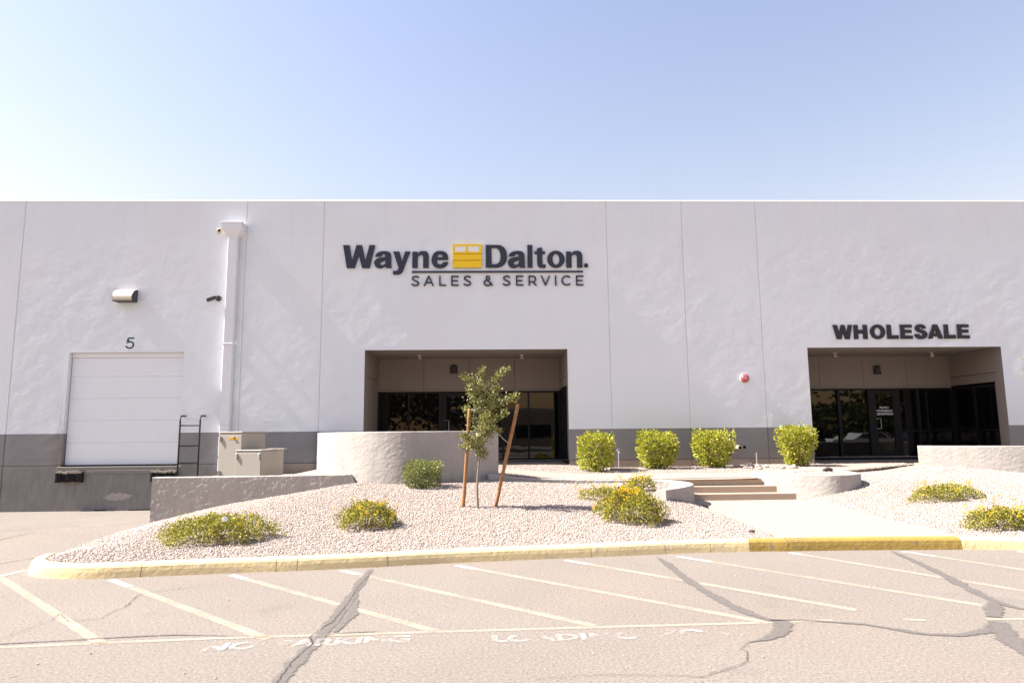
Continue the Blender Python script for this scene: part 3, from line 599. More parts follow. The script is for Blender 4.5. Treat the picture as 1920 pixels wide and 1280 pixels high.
# ------------------------------------------------------------------ the warehouse
B = thing('warehouse_building', 'long white tilt-up warehouse with grey base band and two recessed entrances', 'building')
def panel(x0, x1, z0, z1, opening=None, name='wall_panel'):
    c = .012
    xs = [x0+c, x1-c]; zs = [z0, z1]
    if opening: xs = sorted(xs+list(opening[:2])); zs = sorted(set(zs+[max(z0, opening[2]), min(z1, opening[3])]))
    V = []; F = []; mi = []
    def q(a, b, c_, d, m=0): k = len(V); V.extend([a, b, c_, d]); F.append((k, k+1, k+2, k+3)); mi.append(m)
    def relief(X, Z):
        d = np.minimum(np.minimum(X-x0, x1-X), np.minimum(Z-z0, z1-Z))
        if opening:
            ox = np.maximum(np.maximum(opening[0]-X, X-opening[1]), 0); oz = np.maximum(np.maximum(opening[2]-Z, Z-opening[3]), 0); d = np.minimum(d, np.hypot(ox, oz))
        n = .55*vnoise(X+.35*Z, Z*.8-.2*X, 1.3, 3)+.42*vnoise(X-.4*Z, Z, 3.4, 4)+.22*vnoise(X+.3*Z, Z*1.3, 8.5, 5)+.10*vnoise(X, Z, 19, 6)
        m = .35+.65*np.clip(vnoise(X, Z, .45, 8)+.5, 0, 1)
        return -.0034*n*m*np.clip(d/.12, 0, 1)
    for i in range(len(xs)-1):
        for j in range(len(zs)-1):
            if opening and opening[0]-1e-6 <= xs[i] < opening[1]-1e-6 and opening[2]-1e-6 <= zs[j] < opening[3]-1e-6: continue
            if xs[i] < -14.5 or xs[i+1] > 19:
                q((xs[i], 0, zs[j]), (xs[i+1], 0, zs[j]), (xs[i+1], 0, zs[j+1]), (xs[i], 0, zs[j+1])); continue
            na = max(1, int((xs[i+1]-xs[i])/.055)); nb_ = max(1, int((zs[j+1]-zs[j])/.055)); gx = np.linspace(xs[i], xs[i+1], na+1); gzz = np.linspace(zs[j], zs[j+1], nb_+1)
            GX, GZ = np.meshgrid(gx, gzz); Y = relief(GX, GZ); k0 = len(V); V.extend(zip(GX.ravel().tolist(), Y.ravel().tolist(), GZ.ravel().tolist()))
            for b_ in range(nb_):
                for a_ in range(na): r0 = k0+b_*(na+1)+a_; F.append((r0, r0+1, r0+na+2, r0+na+1)); mi.append(0)
    for (xa, xb, s) in ((x0, x0+c, 1), (x1, x1-c, -1)):
        q((xa, c, z0), (xb, 0, z0), (xb, 0, z1), (xa, c, z1)); q((xa, .3, z0), (xa, c, z0), (xa, c, z1), (xa, .3, z1))
    q((x0, .3, z1), (x1, .3, z1), (x1-c, 0, z1), (x0+c, 0, z1)); q((x0+c, 0, z0), (x1-c, 0, z0), (x1, .3, z0), (x0, .3, z0))
    if opening:
        a, b, lo, hi = opening; lo, hi = max(lo, z0), min(hi, z1)
        q((a, 0, lo), (a, .3, lo), (a, .3, hi), (a, 0, hi), 1); q((b, .3, lo), (b, 0, lo), (b, 0, hi), (b, .3, hi), 1)
        if opening[3] < z1: q((a, 0, hi), (b, 0, hi), (b, .3, hi), (a, .3, hi), 1)
        if opening[2] > z0: q((a, .3, lo), (b, .3, lo), (b, 0, lo), (a, 0, lo), 1)
    me = bpy.data.meshes.new(name); me.from_pydata(V, [], F); me.update()
    link(name, me, [MT['wall'], MT['taupe']], B); me.polygons.foreach_set('material_index', [0]*len(mi) if opening and opening[2] > 0 and x0 < -6 else mi)
    bm = bmesh.new(); bm.from_mesh(me); bmesh.ops.remove_doubles(bm, verts=bm.verts, dist=1e-5); bm.to_mesh(me); bm.free()
J = [-24, -12.68, -6.70, -4.60, 3.19, 5.30, 7.39, 15.9, 26]
TOP = 8.0
OPEN = {1: (-11.21, -8.20, .85, 3.83), 3: (-3.42, 2.03, -.5, 3.85), 6: (8.61, 14.02, -.5, 3.85)}
for i in range(len(J)-1):
    a, b = J[i]+.007, J[i+1]-.007; op = OPEN.get(i)
    panel(a, b, .89, TOP, (op[0], op[1], .89, op[3]) if op else None)
    panel(a, b, -.7, .875, op if op and op[2] < 0 else ((op[0], op[1], op[2], .875) if op else None), 'base_panel')
    # sheet metal coping on each panel
    bm = bmesh.new(); V = []
    for x in (J[i]+.004, J[i+1]-.004):
        V.append([bm.verts.new((x, y, z)) for y, z in ((-.010, TOP-.03), (-.012, TOP+.004), (.010, TOP+.028), (.31, TOP+.028), (.31, TOP-.03))])
    for k in range(5): bm.faces.new((V[0][k], V[1][k], V[1][(k+1) % 5], V[0][(k+1) % 5]))
    bm.faces.new(V[0][::-1]); bm.faces.new(V[1]); bm_obj('coping', bm, MT['white'], B)
    box_obj('joint_sealant', J[i+1]-.012, J[i+1]+.012, .020, .05, -.6, TOP-.01, MT['wall'], B)
for a, b in ((-24, -11.24), (-8.17, -3.45), (2.05, 8.58), (14.05, 26)): box_obj('reveal_strip', a, b, .022, .04, .868, .897, MT['sill'], B)
box_obj('roof', -24, 26, .30, 40, 7.5, 7.6, MT['roofing'], B)
for x in (-24, 25.8): box_obj('side_wall', x, x+.2, .31, 40, -.6, TOP, MT['wall'], B)
box_obj('rear_wall', -24, 26, 40, 40.2, -.6, TOP, MT['wall'], B)

def storefront(xa, xb, zf, bays, door, rails, side_bays):
    """recess walls, soffit and a glazed screen; bays are frame positions across the back"""
    zt, yb, zs = 2.86, 2.2, 3.85
    box_obj('soffit', xa-.2, xb+.2, .301, yb+.3, zs, zs+.1, MT['taupe'], B)
    seams = np.linspace(xa, xb, 5)
    for a, b in zip(seams[:-1], seams[1:]): box_obj('header_panel', a+.004, b-.004, yb, yb+.1, zt+.055, zs-.001, MT['taupe'], B, .004)
    box_obj('header_trim', xa, xb, yb-.015, yb+.1, zt+.003, zt+.05, MT['taupe'], B)
    box_obj('header_backing', xa, xb, yb+.101, yb+.2, zt-.1, zs, MT['dark'], B)
    for x, sgn in ((xa, -1), (xb, 1)):
        x0, x1 = (x-.15, x) if sgn < 0 else (x, x+.15)
        lo = zf-.3 if sgn < 0 else zt+.055
        box_obj('return_wall', x0, x1, .301, yb+.1, lo, 3.16, MT['taupe'], B, .003)
        box_obj('return_wall', x0, x1, .301, yb+.1, 3.175, zs-.001, MT['taupe'], B, .003)
    bm = bmesh.new(); w = .045
    fr = box_obj('storefront', xa, xb, yb+.0, yb+.11, zt-.05, zt, MT['frame'], B)
    box_obj('sill_rail', xa, xb, yb-.005, yb+.11, zf-.02, zf+.09, MT['frame'], fr)
    for k, (x, ww) in enumerate(bays): box_obj('mullion', x-ww/2, x+ww/2, yb-.01, yb+.1, zf+.09, zt-.05, MT['frame'], fr)
    xs = [b[0] for b in bays]
    for k in range(len(xs)-1):
        a, b = xs[k]+bays[k][1]/2, xs[k+1]-bays[k+1][1]/2
        if door and abs(xs[k]-door[0]) < .01: continue
        tilt = random.uniform(-.004, .004)
        pane = py_obj('pane', [(a, yb+.05+tilt, zf+.09), (b, yb+.05-tilt, zf+.09), (b, yb+.05-tilt, zt-.05), (a, yb+.05+tilt, zt-.05)], [(0, 1, 2, 3)], MT['glass'], fr)
        if k in rails: box_obj('cross_rail', a, b, yb, yb+.09, zf+.83, zf+.87, MT['frame'], fr)
    # glazed return on the right
    rs = box_obj('side_storefront', xb+.02, xb+.12, .36, yb, zt-.05, zt, MT['frame'], B)
    box_obj('sill_rail', xb+.015, xb+.12, .36, yb, zf-.02, zf+.09, MT['frame'], rs)
    ys = np.linspace(.38, yb-.03, side_bays+1)
    for y in ys: box_obj('mullion', xb+.01, xb+.11, y-.025, y+.025, zf+.09, zt-.05, MT['frame'], rs)
    for a, b in zip(ys[:-1], ys[1:]):
        py_obj('pane', [(xb+.06, b-.025, zf+.09), (xb+.06, a+.025, zf+.09), (xb+.06, a+.025, zt-.05), (xb+.06, b-.025, zt-.05)], [(0, 1, 2, 3)], MT['glass'], rs)
        box_obj('cross_rail', xb+.015, xb+.1, a+.025, b-.025, zf+.83, zf+.87, MT['frame'], rs)
    box_obj('jamb', xb, xb+.15, .301, .355, zf-.3, zt+.053, MT['taupe'], B)
    # door leaf
    if door:
        a, b = door; a += .06; b -= .06; z1 = zt-.06
        bm = bmesh.new(); s = .11
        for (x0, x1, z0, zz1) in ((a, a+s, zf+.01, z1), (b-s, b, zf+.01, z1), (a+s, b-s, zf+.01, zf+.24), (a+s, b-s, z1-.11, z1)): box(bm, x0, x1, yb-.01, yb+.05, z0, zz1, .004)
        dr = bm_obj('entrance_door', bm, MT['frame'], B)
        py_obj('pane', [(a+s, yb+.02, zf+.24), (b-s, yb+.02, zf+.24), (b-s, yb+.02, z1-.11), (a+s, yb+.02, z1-.11)], [(0, 1, 2, 3)], MT['glass'], dr)
        hx = a+.12; tube_obj('handle', [(hx-.04, yb-.02, zf+1.22), (hx+.07, yb-.07, zf+1.22), (hx+.07, yb-.07, zf+.92), (hx-.04, yb-.02, zf+.92)], .013, MT['steel'], dr, 8, False)
        return dr, (a, b)
storefront(-3.42, 2.03, .78, [(-3.39, .05), (-2.5, .05), (-1.55, .11), (-.45, .11), (.30, .05), (1.08, .05), (2.0, .05)], (-1.55, -.45), set(), 2)
dr, (da, db) = storefront(8.61, 14.02, .725, [(8.64, .05), (9.45, .05), (10.51, .09), (11.47, .13), (12.33, .12), (12.95, .09), (13.22, .045), (14.0, .05)], (11.47, 12.33), {4, 5, 6}, 2)
def door_text(txt, x, z, h):
    cu = bpy.data.curves.new('t', 'FONT'); cu.body = txt; cu.size = h/.72; cu.align_x = 'CENTER'; cu.offset = .002
    ob = bpy.data.objects.new('t', cu); COL.objects.link(ob); dg = bpy.context.evaluated_depsgraph_get()
    me = bpy.data.meshes.new_from_object(ob.evaluated_get(dg)); bpy.data.objects.remove(ob)
    o = link('lettering', me, MT['white'], dr); o.location = (x, 2.2+.012, z); o.rotation_euler = (R(90), 0, 0)
for k, s_ in enumerate(('PARTS /', 'WHOLESALE', 'DEPARTMENT')): door_text(s_, (da+db)/2, 2.245-k*.095, .062)

# dock door, in sections with pressed ribs
dd = box_obj('dock_door', -11.20, -8.21, .125, .155, 3.70, 3.825, MT['dsect'], B)
zs_ = [.885, 1.46, 2.04, 2.62, 3.20, 3.695]
for a, b in zip(zs_[:-1], zs_[1:]):
    bm = bmesh.new(); pr_ = [(a+.0015, .16), (a+.0015, .1385), (a+.008, .135)]
    n = 4
    for k in range(1, n):
        z = a+(b-a)*k/n; pr_ += [(z-.012, .135), (z-.005, .1375), (z+.005, .1375), (z+.012, .135)]
    pr_ += [(b-.008, .135), (b-.0015, .1385), (b-.0015, .16)]
    L = [bm.verts.new((-11.19, y, z)) for z, y in pr_]; Rr = [bm.verts.new((-8.22, y, z)) for z, y in pr_]
    for k in range(len(pr_)-1): bm.faces.new((L[k], Rr[k], Rr[k+1], L[k+1]))
    bm.faces.new(L); bm.faces.new(Rr[::-1]); bm_obj('door_section', bm, MT['dsect'], dd)
box_obj('bottom_seal', -11.19, -8.22, .13, .17, .851, .886, MT['rubber'], dd)
box_obj('door_backing', -11.3, -8.1, .165, .2, .8, 3.9, MT['dark'], dd)
box_obj('side_track', -8.235, -8.202, .05, .12, .86, 3.82, MT['white'], dd)
box_obj('dock_sill', -11.30, -8.12, -.014, .125, .755, .848, MT['sill'], B, .012)
box_obj('dock_lip', -10.55, -8.85, -.02, -.005, .655, .752, MT['sill'], B, .01)
pts = [(-10.10, .05), (-9.98, .07), (-10.02, .11), (-9.90, .13), (-9.86, .18), (-9.74, .15), (-9.66, .19), (-9.58, .15), (-9.50, .16), (-9.40, .12), (-9.35, .13), (-9.33, .08), (-9.41, .06), (-9.38, .03), (-9.50, .02), (-9.56, -.02), (-9.66, .0), (-9.75, -.035), (-9.84, -.01), (-9.93, -.02), (-9.96, .02)]
py_obj('concrete_patch', [(x, -.0045, z) for x, z in pts], [tuple(range(len(pts)))], m_flat('bare_patch', (.27, .235, .22), (.42, .37, .35), 12), B)
# dark strips stand in for small shadows where the dock face meets the asphalt
for a, b in ((-10.28, -9.98), (-9.4, -8.75)): box_obj('shadow_strip', a, b, -.02, -.003, -.30, -.255, MT['dark'], B)

# ------------------------------------------------------------------ things fixed to or standing by the facade
def bumper(x, lab):
    o = thing('dock_bumper', lab, 'bumper', (x, 0, .46), 0, 'rubber bumpers under the dock door')
    bm = bmesh.new()
    for k in range(9):
        x0 = .02+k*.069; box(bm, x0, x0+.062, -.14+random.uniform(-.012, .012), -.002, .0+random.uniform(0, .02), .235+random.uniform(-.01, .012), .008)
    bm_obj('rubber_block', bm, MT['rubber'], o)
    for xx in (.0, .64): box_obj('end_plate', xx, xx+.016, -.13, -.002, -.01, .24, MT['black'], o)
    V = []; n = 14
    bm = bmesh.new(); 
    for k in range(n): box(bm, .02+k*.0445, .02+k*.0445+.04, -.15+random.uniform(0, .02), -.01, .205+random.uniform(0, .02), .25+random.uniform(0, .045), .004)
    bm_obj('torn_edge', bm, MT['torn'], o)
bumper(-11.25, 'torn black rubber dock bumper under the left corner of the white door')
bumper(-8.84, 'black rubber dock bumper half hidden behind the straight stucco wall')

ld = thing('ladder', 'black steel ladder beside the white dock door', 'ladder', (-7.82, -.30, 0))
for s in (-.255, .255): tube_obj('rail', [(s, 0, -.25), (s, 0, 2.02), (s, .02, 2.10), (s, .07, 2.13), (s, .30, 2.13)], .021, MT['black'], ld)
for z in (.03, .48, .93, 1.36, 1.88): cyl_obj('rung', (-.255, 0, z), (.255, 0, z), .016, MT['black'], ld)
for z in (.25,):
    for s in (-.255, .255): cyl_obj('bracket', (s, 0, z), (s, .30, z), .012, MT['black'], ld)

ds = thing('downspout', 'square white downspout with conductor head by the panel joint', 'downspout', (-6.99, 0, .7))
for z0, z1 in ((0, 1.20), (1.21, 3.30), (3.31, 6.29)): box_obj('pipe_length', -.125, .125, -.20, -.03, z0, z1, MT['pipe'], ds, .012)
for z in (1.19, 3.29): box_obj('collar', -.135, .135, -.21, -.002, z, z+.05, MT['pipe'], ds, .006)
bm = bmesh.new(); lo = [(-.13, -.21), (.13, -.21), (.13, -.002), (-.13, -.002)]; hi = [(-.27, -.33), (.27, -.33), (.27, -.002), (-.27, -.002)]
rings = [[bm.verts.new((x, y, z)) for x, y in q] for q, z in ((lo, 6.25), (hi, 6.40), (hi, 6.58))]
for i in range(2):
    for k in range(4): bm.faces.new((rings[i][k], rings[i][(k+1) % 4], rings[i+1][(k+1) % 4], rings[i+1][k]))
bm.faces.new(rings[0][::-1]); bm.faces.new(rings[2]); bm_obj('conductor_head', bm, MT['pipe'], ds)
box_obj('rim', -.285, .285, -.345, -.002, 6.58, 6.61, MT['pipe'], ds, .006)
ov = thing('drain_outlet', 'small round overflow outlet left of the downspout head', 'drain outlet', (-7.43, 0, 7.15))
bm = bmesh.new(); tube(bm, [(.055*math.cos(a), -.02, .055*math.sin(a)) for a in np.linspace(0, 2*math.pi, 17)], .022, 8); bm_obj('collar', bm, MT['tan'], ov, True)
cyl_obj('bore', (0, -.004, 0), (0, -.012, 0), .05, MT['dark'], ov)

cm = thing('security_camera', 'dark grey bullet camera on the wall beside the downspout', 'camera', (-7.36, 0, 5.27))
cyl_obj('mount', (0, 0, 0), (0, -.05, 0), .075, MT['dgrey'], cm); tube_obj('arm', [(0, -.04, 0), (-.02, -.12, -.01), (-.08, -.16, -.02)], .022, MT['dgrey'], cm)
cyl_obj('body', (-.03, -.13, 0), (-.20, -.26, -.10), .045, MT['dgrey'], cm); cyl_obj('lens', (-.20, -.26, -.10), (-.207, -.265, -.104), .034, MT['black'], cm)
box_obj('sun_shield', -.045, .045, -.12, .12, .045, .055, MT['dgrey'], cm, .004, Matrix.Translation((-.115, -.195, -.05)) @ Vector((-.17, -.13, -.10)).to_track_quat('-Y', 'Z').to_matrix().to_4x4())

wl = thing('wall_light', 'cream wedge-shaped flood light above the dock number', 'wall light', (-9.78, 0, 5.18))
bm = bmesh.new(); pr_ = [(0, .33)]+[(-.30*math.sin(a), .08+.25*math.cos(a)) for a in np.linspace(.1, 1.5, 9)]+[(-.30, .045), (-.26, .0), (0, .0)]
A = [bm.verts.new((-.25, y, z)) for y, z in pr_]; C_ = [bm.verts.new((.25, y, z)) for y, z in pr_]
for k in range(len(pr_)): bm.faces.new((A[k], A[(k+1) % len(pr_)], C_[(k+1) % len(pr_)], C_[k]))
bm.faces.new(A); bm.faces.new(C_[::-1]); hs = bm_obj('housing', bm, MT['cream'], wl)
for s in (-1, 1):
    bm = bmesh.new(); vv = [bm.verts.new((s*.252, y*.99, z)) for y, z in pr_]; ww = [bm.verts.new((s*.262, y*.99, z)) for y, z in pr_]
    for k in range(len(pr_)): bm.faces.new((vv[k], vv[(k+1) % len(pr_)], ww[(k+1) % len(pr_)], ww[k]))
    bm.faces.new(vv); bm.faces.new(ww[::-1]); bm_obj('end_cap', bm, MT['lampd'], wl)
py_obj('glass_lens', [(-.22, -.298, .040), (.22, -.298, .040), (.22, -.262, .004), (-.22, -.262, .004)], [(0, 3, 2, 1)], MT['lens'], wl)
box_obj('lens_frame', -.255, .255, -.275, -.01, -.014, -.001, MT['lampd'], wl)

def sconce(x, y, z, lab):
    o = thing('wall_sconce', lab, 'wall lamp', (x, y, z), 0, 'sconces inside the entrances')
    bm = bmesh.new(); n = 9; prf = [(0, .14), (.05, .135), (.085, .10), (.10, .03), (.11, -.12)]; rings = []
    for r_, zz in prf: rings.append([bm.verts.new((r_*math.cos(a), -r_*1.2*math.sin(a), zz)) for a in np.linspace(0, math.pi, n)])
    for i in range(len(rings)-1):
        for k in range(n-1): bm.faces.new((rings[i][k], rings[i][k+1], rings[i+1][k+1], rings[i+1][k]))
    bm_obj('shade', bm, MT['lampd'], o, True); box_obj('back_plate', -.11, .11, -.02, -.002, -.12, .13, MT['lampd'], o)
    for k in (-.06, 0, .06): box_obj('fin', k-.008, k+.008, -.135, -.02, -.135, -.06, MT['lampd'], o)
sconce(-1.16, 2.2, 3.52, 'dark wall sconce high inside the left entrance'); sconce(11.75, 2.2, 3.42, 'dark wall sconce above the lettered glass door')
for x, lab in ((-2.09, 'small pale spotlight on the soffit, left one in the left entrance'), (.85, 'small pale spotlight on the soffit, right one in the left entrance'), (10.03, 'small pale spotlight on the soffit, left one under the wholesale sign'), (12.92, 'small pale spotlight on the soffit, right one under the wholesale sign')):
    o = thing('soffit_light', lab, 'ceiling light', (x, 1.3, 3.85), 0, 'spotlights under the entrance soffits')
    cyl_obj('canopy', (0, 0, 0), (0, 0, -.02), .06, MT['cream'], o); cyl_obj('stem', (0, 0, -.02), (0, 0, -.06), .015, MT['cream'], o); cyl_obj('lamp_head', (0, 0, -.05), (.02, -.01, -.13), .03, MT['cream'], o, .055)
    cyl_obj('bulb_recess', (.02, -.01, -.131), (.0205, -.0102, -.134), .046, MT['lampd'], o)

al = thing('alarm_bell', 'round faded red alarm bell on the white wall', 'alarm bell', (6.83, 0, 3.02))
bm = bmesh.new(); prf = [(.0, -.11), (.05, -.107), (.09, -.09), (.112, -.06), (.118, -.03)]; rings = []
for r_, yy in prf[1:]: rings.append([bm.verts.new((r_*math.cos(a), yy, r_*math.sin(a))) for a in np.linspace(0, 2*math.pi, 24, endpoint=False)])
for i in range(len(rings)-1):
    for k in range(24): bm.faces.new((rings[i][k], rings[i][(k+1) % 24], rings[i+1][(k+1) % 24], rings[i+1][k]))
bm.faces.new(rings[0]); bm_obj('gong', bm, MT['red'], al, True)
cyl_obj('back_box', (0, -.002, 0), (0, -.045, 0), .125, MT['redw'], al, None, 24); cyl_obj('hub', (0, -.10, 0), (0, -.12, 0), .02, MT['redw'], al)

ps = thing('pipe_stub', 'short tan pipe stub poking from the grey base band', 'pipe', (6.52, 0, 1.18)); cyl_obj('pipe', (0, 0, 0), (.03, -.16, -.01), .055, MT['tan'], ps); cyl_obj('bore', (.03, -.16, -.01), (.0304, -.163, -.0102), .042, MT['dark'], ps)
ph = thing('wall_opening', 'small dark round hole right of the tan pipe stub', 'hole', (6.73, 0, 1.18)); cyl_obj('sleeve', (0, 0, 0), (0, -.012, 0), .038, MT['dark'], ph)
sp = thing('hose_bib', 'thin standpipe with a tap head right of the first shrub', 'standpipe', (3.24, -.55, .60)); cyl_obj('pipe', (0, 0, 0), (0, 0, .55), .016, MT['steel'], sp)
cyl_obj('tap', (0, 0, .5), (0, -.10, .47), .018, MT['steel'], sp); cyl_obj('wheel', (0, 0, .56), (0, 0, .575), .045, MT['steel'], sp); cyl_obj('valve', (-.05, 0, .53), (.05, 0, .53), .02, MT['steel'], sp)
sp2 = thing('standpipe', 'thin bare standpipe against the wall left of the fourth shrub', 'standpipe', (6.93, -.3, .62)); cyl_obj('pipe', (0, 0, 0), (0, 0, .40), .016, MT['steel'], sp2); cyl_obj('cap', (0, 0, .40), (0, 0, .42), .021, MT['steel'], sp2)
vb = thing('splash_slab', 'flat pale concrete slab on the gravel below the tap', 'slab', (3.3, -1.0, .70), R(4)); box_obj('slab', -.38, .30, -.2, .2, -.05, .02, MT['path'], vb, .008); box_obj('slab', .05, .5, -.36, -.22, -.05, .0, MT['path'], vb, .008)

# electrical cabinets, turned a little towards the drive
def cabinet(x, y, z, w, d, h, lab, kind):
    o = thing('electrical_cabinet', lab, 'electrical cabinet', (x, y, z), R(-15), 'electrical cabinets in the dock yard')
    box_obj('body', 0, w, 0, d, .0, h, MT['cab'], o, .006)
    box_obj('top_cap', -.012, w+.012, -.014, d+.012, h+.001, h+.032, MT['cab'], o, .008)
    if kind == 'tall':
        box_obj('door_panel', .05, w-.004, -.014, -.002, .03, h-.05, MT['cab'], o, .004)
        for zz in (.06, h-.20):
            hg = box_obj('hinge', .03, .075, -.04, -.012, zz, zz+.12, MT['cab'], o, .004); box_obj('hinge_pin', .037, .05, -.055, -.041, zz-.01, zz+.13, MT['steel'], hg)
        lb = box_obj('warning_label', .26, .50, -.0175, -.0145, h-.155, h-.10, MT['warn'], o)
        for k in range(5): box_obj('label_mark', .275+k*.042, .295+k*.042, -.0185, -.0176, h-.142, h-.115, MT['black'], lb)
        box_obj('latch', .35, .42, -.05, -.014, h-.105, h-.085, MT['cab'], o, .003)
    else:
        box_obj('door_panel', .01, w-.01, -.014, -.002, .03, h-.04, MT['cab'], o, .004)
        for xx in (.02, w-.06): box_obj('hasp', xx, xx+.035, -.05, -.013, h-.18, h-.05, MT['steel'], o, .004)
        box_obj('lid_flange', w*.75, w+.28, .45, .62, h+.033, h+.05, MT['cab'], o, .004)
    return o
cabinet(-6.46, -1.80, .62, .60, .95, 1.05, 'taller tan electrical cabinet with a yellow warning label', 'tall')
cabinet(-5.93, -2.15, .62, .66, .92, .63, 'shorter tan electrical cabinet in front of the taller one', 'short')

# ------------------------------------------------------------------ signs
sg = thing('wall_sign', 'Wayne Dalton SALES & SERVICE raised letter sign with yellow door emblem', 'sign', (0, 0, 0))
X0, X1, Z0 = -4.06, 2.50, 6.095      # zoom coordinates to metres on the wall
kx = (X1-(-4.06))/((1715+1843)-95)     # second sheet starts 1843 units to the right
kz = (6.735-6.095)/(490-148)
mp = lambda x, y: (-4.06+(x-95)*kx, Z0+(490-y)*kz)
def shift(c, dx, dy=0): return [(p[0]+dx, p[1]+dy) for p in c]
ell = lambda cx, cy, rx, ry, n=36: [(cx+rx*math.cos(a), cy+ry*math.sin(a)) for a in np.linspace(0, 2*math.pi, n, endpoint=False)]
gW = [[(95, 148), (187, 148), (229, 385), (285, 148), (365, 148), (418, 385), (472, 148), (555, 148), (482, 490), (374, 490), (324, 300), (268, 490), (155, 490)]]
ga = [curve_pts([('c', [(558, 320), (575, 278), (615, 250), (680, 238), (745, 246), (780, 275), (790, 320)]), (790, 430), ('c', [(790, 430), (792, 465), (800, 490)]), (718, 490), (708, 462), ('c', [(708, 462), (670, 487), (620, 495), (575, 478), (548, 430), (552, 385), (585, 350), (640, 334), (704, 324)]), ('c', [(704, 324), (702, 300), (685, 285), (662, 287), (648, 305), (645, 318)])]),
      curve_pts([('c', [(708, 375), (672, 389), (640, 405), (630, 425), (640, 443), (664, 447), (692, 436), (706, 412)])])]
gy = [curve_pts([(815, 245), (905, 245), (945, 395), (985, 245), (1062, 245), ('c', [(968, 510), (945, 560), (905, 585), (860, 589), (816, 583)]), ('c', [(818, 530), (852, 534), (880, 524), (898, 492)])])]
gn = [curve_pts([(1092, 248), (1166, 248), (1168, 280), ('c', [(1168, 280), (1195, 250), (1235, 238), (1280, 241), (1312, 262), (1328, 310)]), (1328, 490), (1248, 490), ('c', [(1248, 330), (1242, 302), (1222, 292), (1198, 296), (1178, 312), (1170, 338)]), (1170, 490), (1092, 490)])]
ge = [curve_pts([('c', [(1610, 370), (1604, 310), (1575, 262), (1530, 241), (1488, 237), (1435, 246), (1390, 288), (1368, 365), (1380, 430), (1420, 477), (1488, 494), (1550, 484), (1592, 450), (1611, 403)]), ('c', [(1535, 403), (1522, 428), (1496, 440), (1470, 434), (1450, 408), (1447, 370)])]),
      curve_pts([(1450, 332), ('c', [(1450, 332), (1458, 302), (1478, 288), (1503, 288), (1524, 304), (1532, 332)])])]
S = 1843
gD = [shift(curve_pts([(307, 148), ('c', [(440, 148), (515, 153), (572, 185), (605, 245), (615, 325), (603, 395), (565, 452), (508, 481), (440, 488)]), (307, 488)]), S), shift(curve_pts([(392, 192), ('c', [(425, 192), (475, 200), (508, 240), (521, 310), (514, 378), (490, 420), (455, 435), (425, 438)]), (392, 438)]), S)]
ga2 = [shift(c, 82+S) for c in ga]
gl = [shift([(912, 148), (985, 148), (985, 488), (912, 488)], S)]
gt = [shift(curve_pts([(1052, 198), (1127, 185), (1127, 245), (1168, 245), (1168, 283), (1129, 283), ('c', [(1129, 415), (1135, 438), (1150, 445), (1176, 440)]), ('c', [(1176, 487), (1140, 493), (1100, 490), (1068, 474), (1054, 435)]), (1052, 283), (1017, 283), (1017, 245), (1052, 245)]), S)]
go = [shift(ell(1326, 364, 127, 129), S), shift(ell(1326, 364, 50, 83), S)]
gn2 = [shift(c, 383+S) for c in gn]
gd = [shift(ell(1763, 458, 31, 31, 20), S)]
for g in (gW, ga, gy, gn, ge, gD, ga2, gl, gt, go, gn2, gd): extrude_shape('letter', g, MT['navy'], sg, mp, -.05, -.008)
extrude_shape('underline_bar', [[(1088, 537), (1715+S, 537), (1715+S, 561), (1088, 561)]], MT['navy'], sg, mp, -.05, -.008)
# yellow sectional door emblem
em = extrude_shape('door_emblem', [[(1677, 140), (247+S, 140), (247+S, 487), (1677, 487)]], MT['ygroove'], sg, mp, -.035, -.006)
xr = 247+S
extrude_shape('emblem_panel', [[(1675, 138), (xr, 138), (xr, 278), (1675, 278)], [(1704, 168), (1704, 249), (1862, 249), (1862, 168)], [(1897, 168), (1897, 249), (210+S, 249), (210+S, 168)]], MT['yellow'], em, mp, -.052, -.035)
for a, b in ((287, 375), (385, 488)): extrude_shape('emblem_panel', [[(1675, a), (xr, a), (xr, b), (1675, b)]], MT['yellow'], em, mp, -.052, -.035)
for a, b in ((1704, 1862), (1897, 210+S)): extrude_shape('emblem_window', [[(a, 168), (b, 168), (b, 249), (a, 249)]], MT['white'], em, mp, -.044, -.0351)
# SALES & SERVICE in thin strokes
w = 19; t0, t1 = 608, 757; H = t1-t0
def lS(x, wd=108): return [stroke(spline([(x+wd*.95, t0+26), (x+wd*.72, t0+10), (x+wd*.47, t0+8), (x+wd*.18, t0+20), (x+wd*.12, t0+45), (x+wd*.35, t0+65), (x+wd*.65, t0+80), (x+wd*.90, t0+100), (x+wd*.85, t0+128), (x+wd*.52, t0+142), (x+wd*.22, t0+136), (x+wd*.02, t0+118)], 5), w)]
def lA(x, wd=148): c = wd/2; return [[(x, t1), (x+c-10, t0), (x+c+10, t0), (x+wd, t1), (x+wd-21, t1), (x+wd-36, t1-40), (x+36, t1-40), (x+21, t1)], [(x+43, t1-57), (x+wd-43, t1-57), (x+c, t0+24)]]
def lL(x, wd=100): return [[(x, t0), (x+w, t0), (x+w, t1-w+1), (x+wd, t1-w+1), (x+wd, t1), (x, t1)]]
def lE(x, wd=108): m = t0+H*.5; return [[(x, t0), (x+wd, t0), (x+wd, t0+w), (x+w, t0+w), (x+w, m-9), (x+wd-12, m-9), (x+wd-12, m+9), (x+w, m+9), (x+w, t1-w), (x+wd, t1-w), (x+wd, t1), (x, t1)]]
